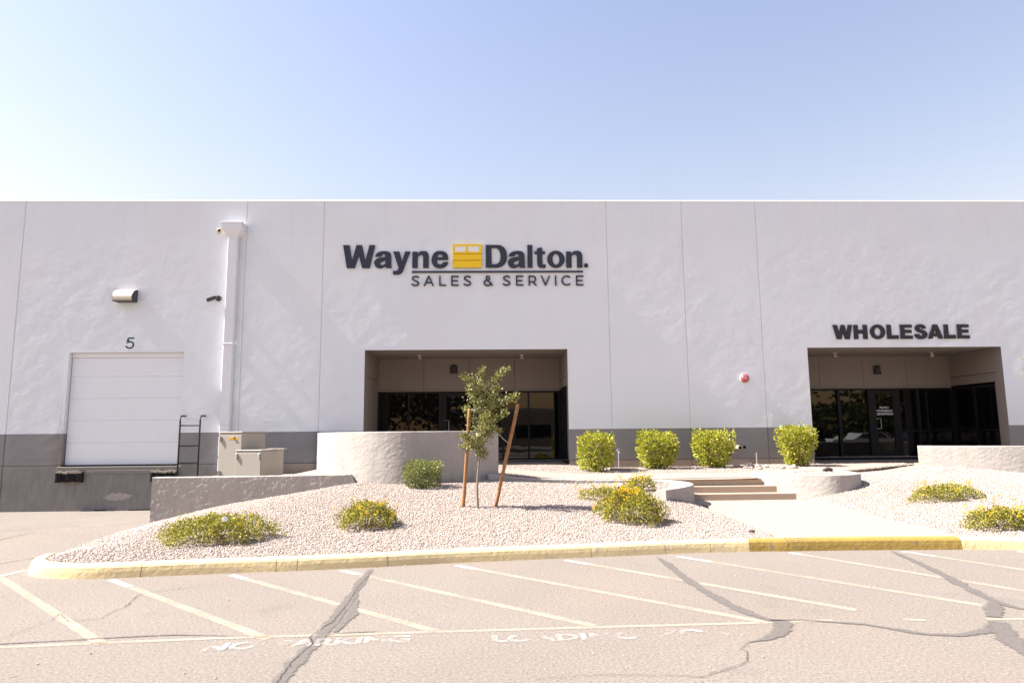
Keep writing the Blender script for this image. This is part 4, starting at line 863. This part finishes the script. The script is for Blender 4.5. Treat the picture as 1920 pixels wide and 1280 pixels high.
def lR(x, wd=122): return [curve_pts([(x, t0), ('c', [(x+60, t0), (x+95, t0+10), (x+114, t0+48), (x+100, t0+82), (x+84, t0+94)]), (x+wd, t1), (x+wd-24, t1), (x+64, t0+102), (x+w, t0+102), (x+w, t1), (x, t1)]), curve_pts([(x+w, t0+w), ('c', [(x+58, t0+w), (x+84, t0+26), (x+94, t0+50), (x+84, t0+75), (x+58, t0+84)]), (x+w, t0+84)])]
def lV(x, wd=138): c = wd/2; return [[(x, t0), (x+21, t0), (x+c, t1-26), (x+wd-21, t0), (x+wd, t0), (x+c+9, t1), (x+c-9, t1)]]
def lI(x): return [[(x, t0), (x+w, t0), (x+w, t1), (x, t1)]]
def lC(x, wd=134): return [stroke([(x+wd*.56+wd*.50*math.cos(a), t0+H/2+(H/2-8)*math.sin(a)) for a in np.linspace(-.75, -2*math.pi+.75, 26)], w)]
# positions read left to right
for g in (lS(1084), lA(1256), lL(1480), lE(1652), lS(1830), lS(553+S), lE(742+S), lR(923+S), lV(1100+S), lI(1308+S), lC(1402+S), lE(1612+S)): extrude_shape('letter', g, MT['navy'], sg, mp, -.045, -.008)
ax = 275+S
rg = [(ax+62+27*math.cos(a), t0+33+31*math.sin(a)) for a in np.linspace(0, 2*math.pi, 26, endpoint=False)]
pa = extrude_shape('letter', [[(ax+62+34*math.cos(a), t0+34+37*math.sin(a)) for a in np.linspace(0, 2*math.pi, 28, endpoint=False)], [(ax+62+16*math.cos(a), t0+34+19*math.sin(a)) for a in np.linspace(0, 2*math.pi, 28, endpoint=False)]], MT['navy'], sg, mp, -.045, -.008)
extrude_shape('letter_stroke', [stroke([(ax+58+50*math.cos(a), t0+105+41*math.sin(a)) for a in np.linspace(-.25, -.25+4.72, 26)][::-1], w)], MT['navy'], pa, mp, -.0435, -.009)
extrude_shape('letter_stroke', [stroke([(ax+36, t0+44), (ax+80, t0+92), (ax+130, t0+145)], w)], MT['navy'], pa, mp, -.0425, -.010)
ws = thing('wall_sign', 'WHOLESALE in heavy charcoal letters above the right entrance', 'sign')
wx = lambda X: 9.345+(X-135)*(13.16-9.345)/(1797-135)
mw = lambda x, y: (wx(x), 4.075+(285-y)*(.395/165))
hW = [[(135, 120), (196, 120), (216, 215), (246, 120), (288, 120), (316, 215), (331, 120), (365, 120), (347, 285), (298, 285), (258, 190), (236, 285), (186, 285)]]
hW = [[(135, 120), (190, 120), (209, 222), (232, 120), (278, 120), (300, 222), (319, 120), (372, 120), (332, 285), (276, 285), (255, 200), (232, 285), (176, 285)]]
hH = [[(388, 120), (440, 120), (440, 178), (500, 178), (500, 120), (552, 120), (552, 285), (500, 285), (500, 222), (440, 222), (440, 285), (388, 285)]]
hO = [ell(677, 202, 91, 86), ell(677, 202, 40, 49)]
hL = [[(790, 120), (843, 120), (843, 242), (928, 242), (928, 285), (790, 285)]]
hE = lambda x: [[(x, 120), (x+145, 120), (x+145, 155), (x+53, 155), (x+53, 181), (x+138, 181), (x+138, 217), (x+53, 217), (x+53, 247), (x+148, 247), (x+148, 285), (x, 285)]]
hS = [curve_pts([('c', [(1260, 165), (1248, 135), (1220, 120), (1190, 116), (1152, 122), (1128, 145), (1130, 180), (1158, 205), (1195, 216), (1215, 228), (1213, 244), (1195, 250), (1177, 244), (1168, 228)]), ('c', [(1115, 231), (1126, 265), (1158, 286), (1195, 289), (1240, 280), (1268, 250), (1266, 215), (1240, 192), (1198, 177), (1182, 166), (1186, 153), (1200, 152), (1210, 158), (1213, 169)])])]
hA = [[(1292, 285), (1357, 120), (1413, 120), (1474, 285), (1417, 285), (1408, 258), (1352, 258), (1343, 285)], [(1364, 222), (1397, 222), (1381, 168)]]
for g in (hW, hH, hO, hL, hE(952), [shift(hS[0], 10)], [shift(c_, -3) for c_ in hA], [shift(hL[0], 697)], hE(1648)): extrude_shape('letter', g, MT['charcoal'], ws, mw, -.04, -.006)
dn = thing('dock_number', 'dark teal number 5 painted above the dock door', 'number')
m5 = lambda x, y: (-9.755+(x-410)*(.22/110), 3.925+(1190-y)*(.30/160))
top5 = [(520, 1030), (430, 1030), (418, 1112), (438, 1118), (440, 1108), (447, 1050), (520, 1050)]
extrude_shape('digit', [stroke(np.vstack([[(520, 1040), (480, 1040), (441, 1040)], [(436, 1060), (428, 1110)], spline([(428, 1112), (445, 1095), (470, 1090), (500, 1104), (512, 1135), (500, 1168), (465, 1182), (432, 1172), (416, 1150)], 5)[1:]]), 20)], MT['teal'], dn, m5, -.006, -.001)

# ------------------------------------------------------------------ plants
def gz(x, y, up=False): return float((up_z if up else low_z)(np.array([(x, y)]))[0])
def shrub(x, y, z, w, d, h, n, mat, lab, name, cat, group, boxy=.55, taper=0.0, L=.05, W=.026, leafy_top=1.0, stems=6):
    o = thing(name, lab, cat, (x, y, z), 0, group)
    # points in a clipped, uneven volume, denser to the outside
    u = RNG.normal(size=(n, 3)); u /= np.linalg.norm(u, axis=1)[:, None]
    p = 1/(2-boxy*1.75)*2 if boxy < 1 else 8
    p = 2+boxy*6; k = (np.abs(u)**p).sum(1)**(-1/p); r = 1-.5*RNG.random(n)**1.5
    lump = np.zeros(n)
    for _ in range(42):
        c = RNG.normal(size=3); c /= np.linalg.norm(c); lump += RNG.uniform(-.24, .15)*np.exp(-((u-c)**2).sum(1)/RNG.uniform(.015, .07))
    q = u*k[:, None]*(r*(1+lump))[:, None]
    zt = (q[:, 2]+1)/2; s = 1-taper*(1-np.clip(zt, 0, 1))**1.5
    P = np.column_stack([q[:, 0]*w/2*s, q[:, 1]*d/2*s, np.clip(.05*h+zt*h*.95, .01, None)])
    D = q+RNG.normal(0, .55, (n, 3))+np.array((0, 0, .25))
    # sprigs that stick out
    c = RNG.integers(0, n, 70); sp_ = []
    for i in c:
        if P[i, 2] < h*.35: continue
        dd = u[i]*np.array((.5, .5, .7))+np.array((0, 0, .5)); ln = RNG.uniform(.03, .13)*h
        for t in np.linspace(0, 1, 7): sp_.append(P[i]+dd*ln*t+RNG.normal(0, .012, 3))
    sp_ = np.array(sp_); P2 = np.vstack([P, sp_]); D2 = np.vstack([D, RNG.normal(0, .6, sp_.shape)+np.array((0, 0, .5))])
    nn = len(P2); leaves(P2, D2, L*RNG.uniform(.7, 1.25, nn), W*RNG.uniform(.7, 1.25, nn), mat, 'foliage', o)
    for i in range(stems):
        a = RNG.uniform(0, 6.28); ra = RNG.uniform(.22, .46); ex = np.array((math.cos(a)*w*ra, math.sin(a)*d*ra, h*RNG.uniform(.6, .95))); b = np.array((math.cos(a)*.04, math.sin(a)*.04, -.03))
        mid = (ex+b)/2+RNG.normal(0, .03, 3); tube_obj('stem', spline([b, mid, ex], 4), np.linspace(.012, .004, 9), MT['stem'], o, 6)
    return o
G1 = 'bright green shrubs along the grey base band'
shrub(2.52, -1.45, .69, .84, .78, .87, 3000, MT['leafA'], 'square clipped bright green shrub by the left entrance', 'shrub', 'shrub', G1, .85, .08, .075, .036, stems=10)
shrub(4.17, -.85, .69, 1.02, .88, .88, 2900, MT['leafA'], 'rounded bright green shrub just right of the tap', 'shrub', 'shrub', G1, .72, .34, .08, .038, stems=12)
shrub(5.62, -.80, .70, 1.05, .92, .90, 2700, MT['leafA'], 'bright green shrub with bare stems beside the loose rocks', 'shrub', 'shrub', G1, .74, .42, .08, .038, stems=15)
shrub(7.78, -.80, .72, .94, .86, .95, 2500, MT['leafA'], 'bright green shrub at the corner of the right entrance', 'shrub', 'shrub', G1, .66, .50, .085, .040, stems=15)
shrub(-1.36, -4.78, gz(-1.36, -4.9)-.02, .72, .64, .53, 4800, MT['leafB'], 'small clipped grey-green hedge cube in front of the curved wall', 'hedge', 'shrub', None, .75, .10, .042, .019, stems=4)

def lantana(x, y, w, d, h, n, nf, lab, loose=.5, rz=0):
    z = gz(x, y)-.01; o = thing('lantana', lab, 'flowering shrub', (x, y, z), rz, 'yellow lantana mounds in the gravel')
    a = RNG.uniform(0, 2*math.pi, n); rr = np.sqrt(RNG.random(n)); edge = .93+.17*np.sin(2*a+RNG.uniform(0, 6))+.13*np.sin(5*a+RNG.uniform(0, 6))+.10*np.sin(11*a+RNG.uniform(0, 6))+RNG.normal(0, .05, n)
    dome = np.sqrt(np.clip(1-rr**2.2, 0, 1)); zz = h*dome*(.15+.85*RNG.random(n)**.45)
    lumps = 1+.25*np.sin(a*4+rr*5+RNG.uniform(0, 6))*rr
    P = np.column_stack([np.cos(a)*rr*w/2*edge, np.sin(a)*rr*d/2*edge, zz*lumps+.01])
    slope = np.array([low_z(np.column_stack([P[:, 0]+x, P[:, 1]+y]))-z-.01])[0] if rz == 0 else 0
    P[:, 2] += slope
    D = np.column_stack([P[:, 0]/w, P[:, 1]/d, zz/h*.6])+RNG.normal(0, .55, (n, 3)); tips = []; td = []
    ns = int(36*loose*w); ends = []
    for i in range(ns):
        t = RNG.uniform(0, 6.28); r0 = RNG.uniform(.35, .95); b = np.array((math.cos(t)*r0*w/2, math.sin(t)*r0*d/2, h*math.sqrt(max(.05, 1-r0**2))*.7))
        dv = np.array((math.cos(t)*.5*r0, math.sin(t)*.5*r0, .8))+RNG.normal(0, .15, 3); ln = RNG.uniform(.06, .26)
        for s in np.linspace(0, 1, 12): tips.append(b+dv*ln*s+RNG.normal(0, .010, 3)); td.append(RNG.normal(0, .6, 3)+np.array((0, 0, .4)))
        ends.append(b+dv*ln)
    P2 = np.vstack([P, np.array(tips)]); D2 = np.vstack([D, np.array(td)]); m = len(P2)
    leaves(P2, D2, .034*RNG.uniform(.6, 1.3, m), .018*RNG.uniform(.7, 1.3, m), MT['leafL'], 'foliage', o)
    # flower heads: little clusters of florets
    C_ = []
    for i in range(nf):
        if i < len(ends): c = ends[i]
        else:
            j = RNG.integers(0, n)
            if zz[j] < h*dome[j]*.7: 
                j = int(np.argmax(zz*(RNG.random(n) > .995)))
            c = P[j]+np.array((0, 0, .01))
        for _ in range(10): C_.append(c+RNG.normal(0, .009, 3))
    if C_:
        C_ = np.array(C_); leaves(C_, RNG.normal(0, 1, C_.shape)+np.array((0, -.3, .8)), .017, .017, MT['flower'], 'flowers', o)['kind'] = 'stuff'
    for i in range(5):
        t = RNG.uniform(0, 6.28); tube_obj('stem', [(0, 0, -.02), (math.cos(t)*w*.2, math.sin(t)*d*.2, h*.4), (math.cos(t)*w*.42, math.sin(t)*d*.42, h*.6)], [.008, .006, .003], MT['stem'], o, 5)
    return o
lantana(-3.72, -8.70, 1.42, .95, .34, 7000, 14, 'low spreading lantana nearest the rounded kerb end', .7)
lantana(-1.86, -7.86, .98, .62, .36, 4200, 60, 'small yellow lantana between the hedge cube and the kerb', 1.1)
lantana(2.16, -7.42, 1.12, .90, .48, 8500, 200, 'largest mounded lantana thick with yellow flowers left of the footpath', .5)
lantana(2.05, -5.75, .95, .5, .22, 1700, 40, 'thin sparse lantana behind the largest mound', 1.2)
lantana(2.78, -5.1, .66, .45, .27, 1500, 60, 'small lantana beside the low S-shaped wall', 1.1)
lantana(8.10, -6.00, 1.22, .75, .25, 3800, 36, 'low lantana up the slope right of the footpath', .8)
lantana(7.32, -8.42, 1.05, .62, .28, 4200, 50, 'lantana beside the kerb right of the footpath', .8)
pp_ = thing('paper_scrap', 'white paper scrap caught in the spreading lantana', 'litter', (-3.55, -9.0, gz(-3.55, -9.0)+.30), .4); py_obj('sheet', [(0, 0, 0), (.055, .01, .012), (.06, .015, .06), (.02, .02, .075), (-.01, .015, .04)], [(0, 1, 2), (0, 2, 3), (0, 3, 4)], MT['paper'], pp_)

# young tree with two lodgepole stakes
tz = gz(-.25, -6.68)
tr = thing('young_tree', 'young staked oak sapling with a wispy crown on the gravel slope', 'tree', (-.25, -6.68, tz))
trunk = spline([(0, 0, -.05), (-.015, 0, .35), (.012, 0, .72), (.03, 0, 1.0), (.02, 0, 1.35), (.05, 0, 1.75), (.07, 0, 2.15)], 5)
tube_obj('trunk', trunk, np.linspace(.021, .007, len(trunk)), MT['bark'], tr, 8)
tube_obj('trunk', spline([(.012, .01, .70), (-.03, .02, 1.0), (-.01, .03, 1.4), (-.06, .03, 1.8)], 5), np.linspace(.014, .005, 16), MT['bark'], tr, 7)
br = [((.05, 0, 1.7), (.02, -.05, 2.02), (-.24, -.1, 2.18)), ((.05, 0, 1.8), (.22, .05, 2.08), (.48, .1, 2.33)), ((.05, 0, 1.55), (.30, -.05, 1.72), (.66, -.08, 1.84)), ((.05, 0, 1.5), (.22, .1, 1.75), (.34, .15, 2.02)), ((.02, 0, 1.2), (.2, -.1, 1.42), (.48, -.14, 1.58)),
      ((.02, 0, 1.2), (-.08, .08, 1.45), (-.20, .1, 1.66)), ((.02, 0, 1.0), (-.10, -.1, 1.12), (-.24, -.14, 1.20)), ((.02, 0, 1.0), (.10, .12, 1.2), (.24, .2, 1.35)), ((.05, 0, 1.9), (.05, .05, 2.15), (.08, .05, 2.30)), ((0, 0, 1.0), (.05, -.15, 1.25), (.12, -.28, 1.5)), ((.03, 0, 1.6), (-.1, .1, 1.85), (-.14, .15, 2.05)), ((.02, 0, .95), (.07, .03, .88), (.12, .05, .92)), ((0, 0, .98), (-.1, 0, 1.05), (-.26, .05, 1.02)), ((.03, 0, 1.1), (.15, 0, 1.22), (.36, -.02, 1.28))]
LP = []; LD = []
for b in br:
    s = spline(b, 6); s += RNG.normal(0, .008, s.shape); tube_obj('branch', s, np.linspace(.007, .002, len(s)), MT['bark'], tr, 5)
    ln = np.linalg.norm(np.array(b[2])-np.array(b[0])); k = int(420*ln)+90
    t = RNG.random(k)**.7*(len(s)-1.001); i = t.astype(int); f = (t-i)[:, None]; c = s[i]*(1-f)+s[i+1]*f
    wd = .064*(1-.45*t/(len(s)-1))
    LP.append(c+RNG.normal(0, 1, (k, 3))*wd[:, None]*.9); LD.append(RNG.normal(0, .7, (k, 3))+(s[-1]-s[0])/ln)
k = 480; t = RNG.uniform(.9, 2.15, k); LP.append(np.column_stack([.03+RNG.normal(0, 1, k)*np.interp(t, [.9, 1.2, 1.7, 2.15], [.05, .13, .12, .06]), RNG.normal(0, .10, k), t])); LD.append(RNG.normal(0, 1, (k, 3)))
LP = np.vstack(LP); LD = np.vstack(LD); leaves(LP, LD, .046*RNG.uniform(.6, 1.3, len(LP)), .025*RNG.uniform(.7, 1.2, len(LP)), MT['leafT'], 'crown', tr)
def stake(p, q, lab):
    p, q = Vector(p), Vector(q); o = thing('tree_stake', lab, 'stake', p, 0, 'wooden stakes beside the sapling'); d = q-p
    pts = [d*t for t in np.linspace(-.03, 1, 12)]; pts = [v+Vector(RNG.normal(0, .0015, 3)) for v in pts]
    tube_obj('pole', pts+[d*1.004], [.031]*11+[.030, .018], MT['stake'], o, 12, True)
    return o
stake((-.50, -6.57, gz(-.5, -6.57)-.02), (-.39, -6.66, 2.02), 'upright brown wooden stake left of the sapling')
stake((.04, -6.52, gz(.04, -6.52)-.02), (.43, -6.70, 2.09), 'leaning brown wooden stake right of the sapling')
tube_obj('tie_wire', spline([(.02, 0, 1.0), (.18, .0, 1.20), (.33, 0, 1.22), (.45, -.01, 1.12), (.545, -.01, 1.06)], 5), .006, MT['steel'], tr, 6)
tube_obj('tie_wire', spline([(.02, 0, 1.05), (-.08, .02, 1.10), (-.19, .05, 1.12)], 5), .006, MT['steel'], tr, 6)

# twigs of a tree standing just out of the frame on the right
pv = thing('desert_tree', 'pale desert tree at the right edge with thin twigs reaching in', 'tree', (12.1, -4.6, gz(12.1, -4.6)))
tk = spline([(0, 0, -.05), (.05, .1, .9), (-.1, .05, 1.8), (.1, 0, 2.8), (.2, 0, 3.6)], 6); tube_obj('trunk', tk, np.linspace(.09, .03, len(tk)), MT['bark'], pv)
LP = []; LD = []
for e in [(-1.50, -.35, 2.52), (-1.52, -.3, 2.28), (-1.62, -.45, 2.12), (-1.42, -.4, 1.88), (-1.43, -.5, 1.72), (.8, .6, 3.4), (.2, 1.0, 3.8), (1.0, -.7, 3.0), (.3, -1.1, 3.5), (-.6, .5, 3.9)]:
    e = np.array(e); st_ = tk[int(RNG.integers(12, 20))]; s = spline([st_, (st_+e)/2+np.array((0, 0, .22)), e], 8); tube_obj('branch', s, np.linspace(.02, .003, len(s)), MT['bark'], pv, 6)
    k = 130; t = RNG.random(k)**.8*(len(s)-1.01); i = t.astype(int); f = (t-i)[:, None]; LP.append(s[i]*(1-f)+s[i+1]*f+RNG.normal(0, .014, (k, 3))); LD.append(RNG.normal(0, 1, (k, 3)))
LP = np.vstack(LP); leaves(LP, np.vstack(LD), .028, .014, MT['leafP'], 'crown', pv)

# rocks by the third shrub
def rock(x, y, s, lab, mat='rock', up=True):
    s *= 1.4 if up else 1; z = gz(x, y, up); bm = bmesh.new(); bmesh.ops.create_icosphere(bm, subdivisions=2, radius=1)
    sc = Vector((s*RNG.uniform(.9, 1.35), s*RNG.uniform(.8, 1.1), s*RNG.uniform(.55, .8))); k = [Vector(RNG.normal(size=3)).normalized() for _ in range(6)]
    for v in bm.verts:
        c = v.co.copy()
        for n_ in k:
            d = c.dot(n_)
            if d > .62: c -= n_*(d-.62)
        v.co = Vector((c.x*sc.x, c.y*sc.y, c.z*sc.z))
    o = bm_obj('rock', bm, MT[mat]); o.location = (x, y, z+s*.35); o.rotation_euler = (0, 0, RNG.uniform(0, 6)); return props(o, lab, 'rock', 'loose rocks on the terrace')
for x, y, s_, lab in [(6.12, -1.0, .075, 'rock at the left end of the pile right of the third shrub'), (6.28, -1.2, .06, 'small rock second from the left in the loose pile'), (6.45, -1.05, .085, 'large rock near the middle back of the loose pile'), (6.62, -1.1, .09, 'largest rock at the top of the loose pile'), (6.55, -1.3, .06, 'small rock in front of the largest rock of the pile'),
                      (6.78, -1.2, .065, 'rock just right of the largest rock of the pile'), (6.33, -1.45, .05, 'small rock at the front left of the loose pile'), (6.5, -1.6, .055, 'foremost small rock of the loose pile'), (6.9, -1.45, .05, 'small rock at the right end of the loose pile')]: rock(x, y, s_, lab)
rock(7.25, -1.75, .08, 'pale flat rock alone between the rock pile and fourth shrub')
rock(7.05, -1.62, .06, 'small tan rock touching the pale flat rock')
rock(7.48, -3.0, .075, 'single dark brown rock behind the rounded low wall', 'drock')
rock(3.72, -8.3, .05, 'small dark stone on the gravel at the footpath edge', 'drock', False)

# ------------------------------------------------------------------ across the road: what the tinted glass mirrors
ob = thing('shop_building', 'low tan building across the road, seen mirrored in the glass', 'building', (16, -62, 0))
box_obj('wall', -22, 30, 0, -12, 0, 4.2, MT['far'], ob); box_obj('parapet', -22.1, 30.1, .1, -12.1, 4.2, 4.6, MT['roofing'], ob)
for k in range(8): box_obj('window', -18+k*6, -15+k*6, .02, -.05, 1, 2.6, MT['glass'], ob)
def far_tree(x, y, h, w, lab, n=4800):
    w *= 1.35; h *= 1.15
    o = thing('street_tree', lab, 'tree', (x, y, 0), 0, 'trees across the road'); s = spline([(0, 0, 0), (.1, .05, h*.25), (-.05, 0, h*.6)], 5); tube_obj('trunk', s, np.linspace(.2, .06, len(s)), MT['bark'], o)
    P = []
    for _ in range(14):
        c = np.array((RNG.uniform(-.36, .36)*w, RNG.uniform(-.36, .36)*w, h*RNG.uniform(.22, .86))); P.append(c+RNG.normal(0, 1, (n//14, 3))*np.array((w*.13, w*.13, h*.09)))
    P = np.vstack(P); leaves(P, RNG.normal(0, 1, P.shape), .55, .42, MT['leafD'], 'crown', o)
for a in [(-13, -40, 8, 8, 'dense dark tree added to darken the far left entrance panes'), (-5.5, -41, 8.5, 8, 'dense dark tree added to darken the left entrance door glass'), (-20, -42, 9, 9, 'dark tree added to darken glass at the left entrance corner'), (27.5, -44, 3.7, 6, 'rounded tree mirrored in the pane left of the lettered door'), (34, -42, 3.9, 6, 'bushy tree mirrored in the lettered door'), (40, -42, 7.5, 8, 'tall dark tree added to darken panes right of the lettered door'), (47, -42, 8, 9, 'tall dark tree added to darken the right corner panes')]: far_tree(*a)  # the big dark trees are added out of view to blacken the mirrored panes
for x, y, lab in ((22.2, -40, 'bare palm trunk mirrored in the leftmost right-entrance pane'), (26.0, -40, 'bare palm trunk mirrored in the second right-entrance pane')):
    o = thing('palm_tree', lab, 'palm', (x, y, 0), 0, 'palms across the road'); s = spline([(0, 0, 0), (.2, 0, 4), (.1, 0, 9), (.6, 0, 14)], 6); tube_obj('trunk', s, np.linspace(.22, .15, len(s)), MT['bark'], o)
    P = []; D = []
    for k in range(28):
        t = RNG.uniform(0, 6.28); e = RNG.uniform(-.5, 1); d = np.array((math.cos(t), math.sin(t), e))
        for q in np.linspace(.3, 2.2, 12): P.append(np.array((.6, 0, 14))+d*q+np.array((0, 0, -.18*q*q))); D.append(d+RNG.normal(0, .5, 3))
    leaves(np.array(P), np.array(D), .5, .12, MT['leafD'], 'crown', o)
def far_car(x, y, mat, lab, rz=0):
    o = thing('parked_car', lab, 'car', (x, y, 0), rz, 'cars parked across the road'); bm = bmesh.new()
    pr_ = [(-2.2, .35), (-2.25, .75), (-2.0, .95), (-1.2, 1.0), (-.6, 1.45), (.9, 1.47), (1.6, 1.02), (2.15, .95), (2.25, .6), (2.2, .35)]
    A = [bm.verts.new((a, -.85, b)) for a, b in pr_]; C_ = [bm.verts.new((a, .85, b)) for a, b in pr_]
    for k in range(len(pr_)): bm.faces.new((A[k], A[(k+1) % len(pr_)], C_[(k+1) % len(pr_)], C_[k]))
    bm.faces.new(A); bm.faces.new(C_[::-1]); bm_obj('body', bm, mat, o)
    for s in (-.86, .86): py_obj('side_window', [(-1.0, s, 1.02), (-.55, s, 1.38), (.85, s, 1.40), (1.35, s, 1.03)], [(0, 1, 2, 3)], MT['glass'], o)
    for a in (-1.4, 1.4):
        for s in (-.8, .8): cyl_obj('wheel', (a, s-.1, .33), (a, s+.1, .33), .33, MT['tyre'], o, None, 20)
far_car(22.5, -27.5, MT['card'], 'dark car across the drive, mirrored in the leftmost pane'); far_car(28, -28.5, MT['carw'], 'white car across the drive, mirrored beside the lettered door'); far_car(33.2, -28, MT['card'], 'dark car mirrored in the lettered door')
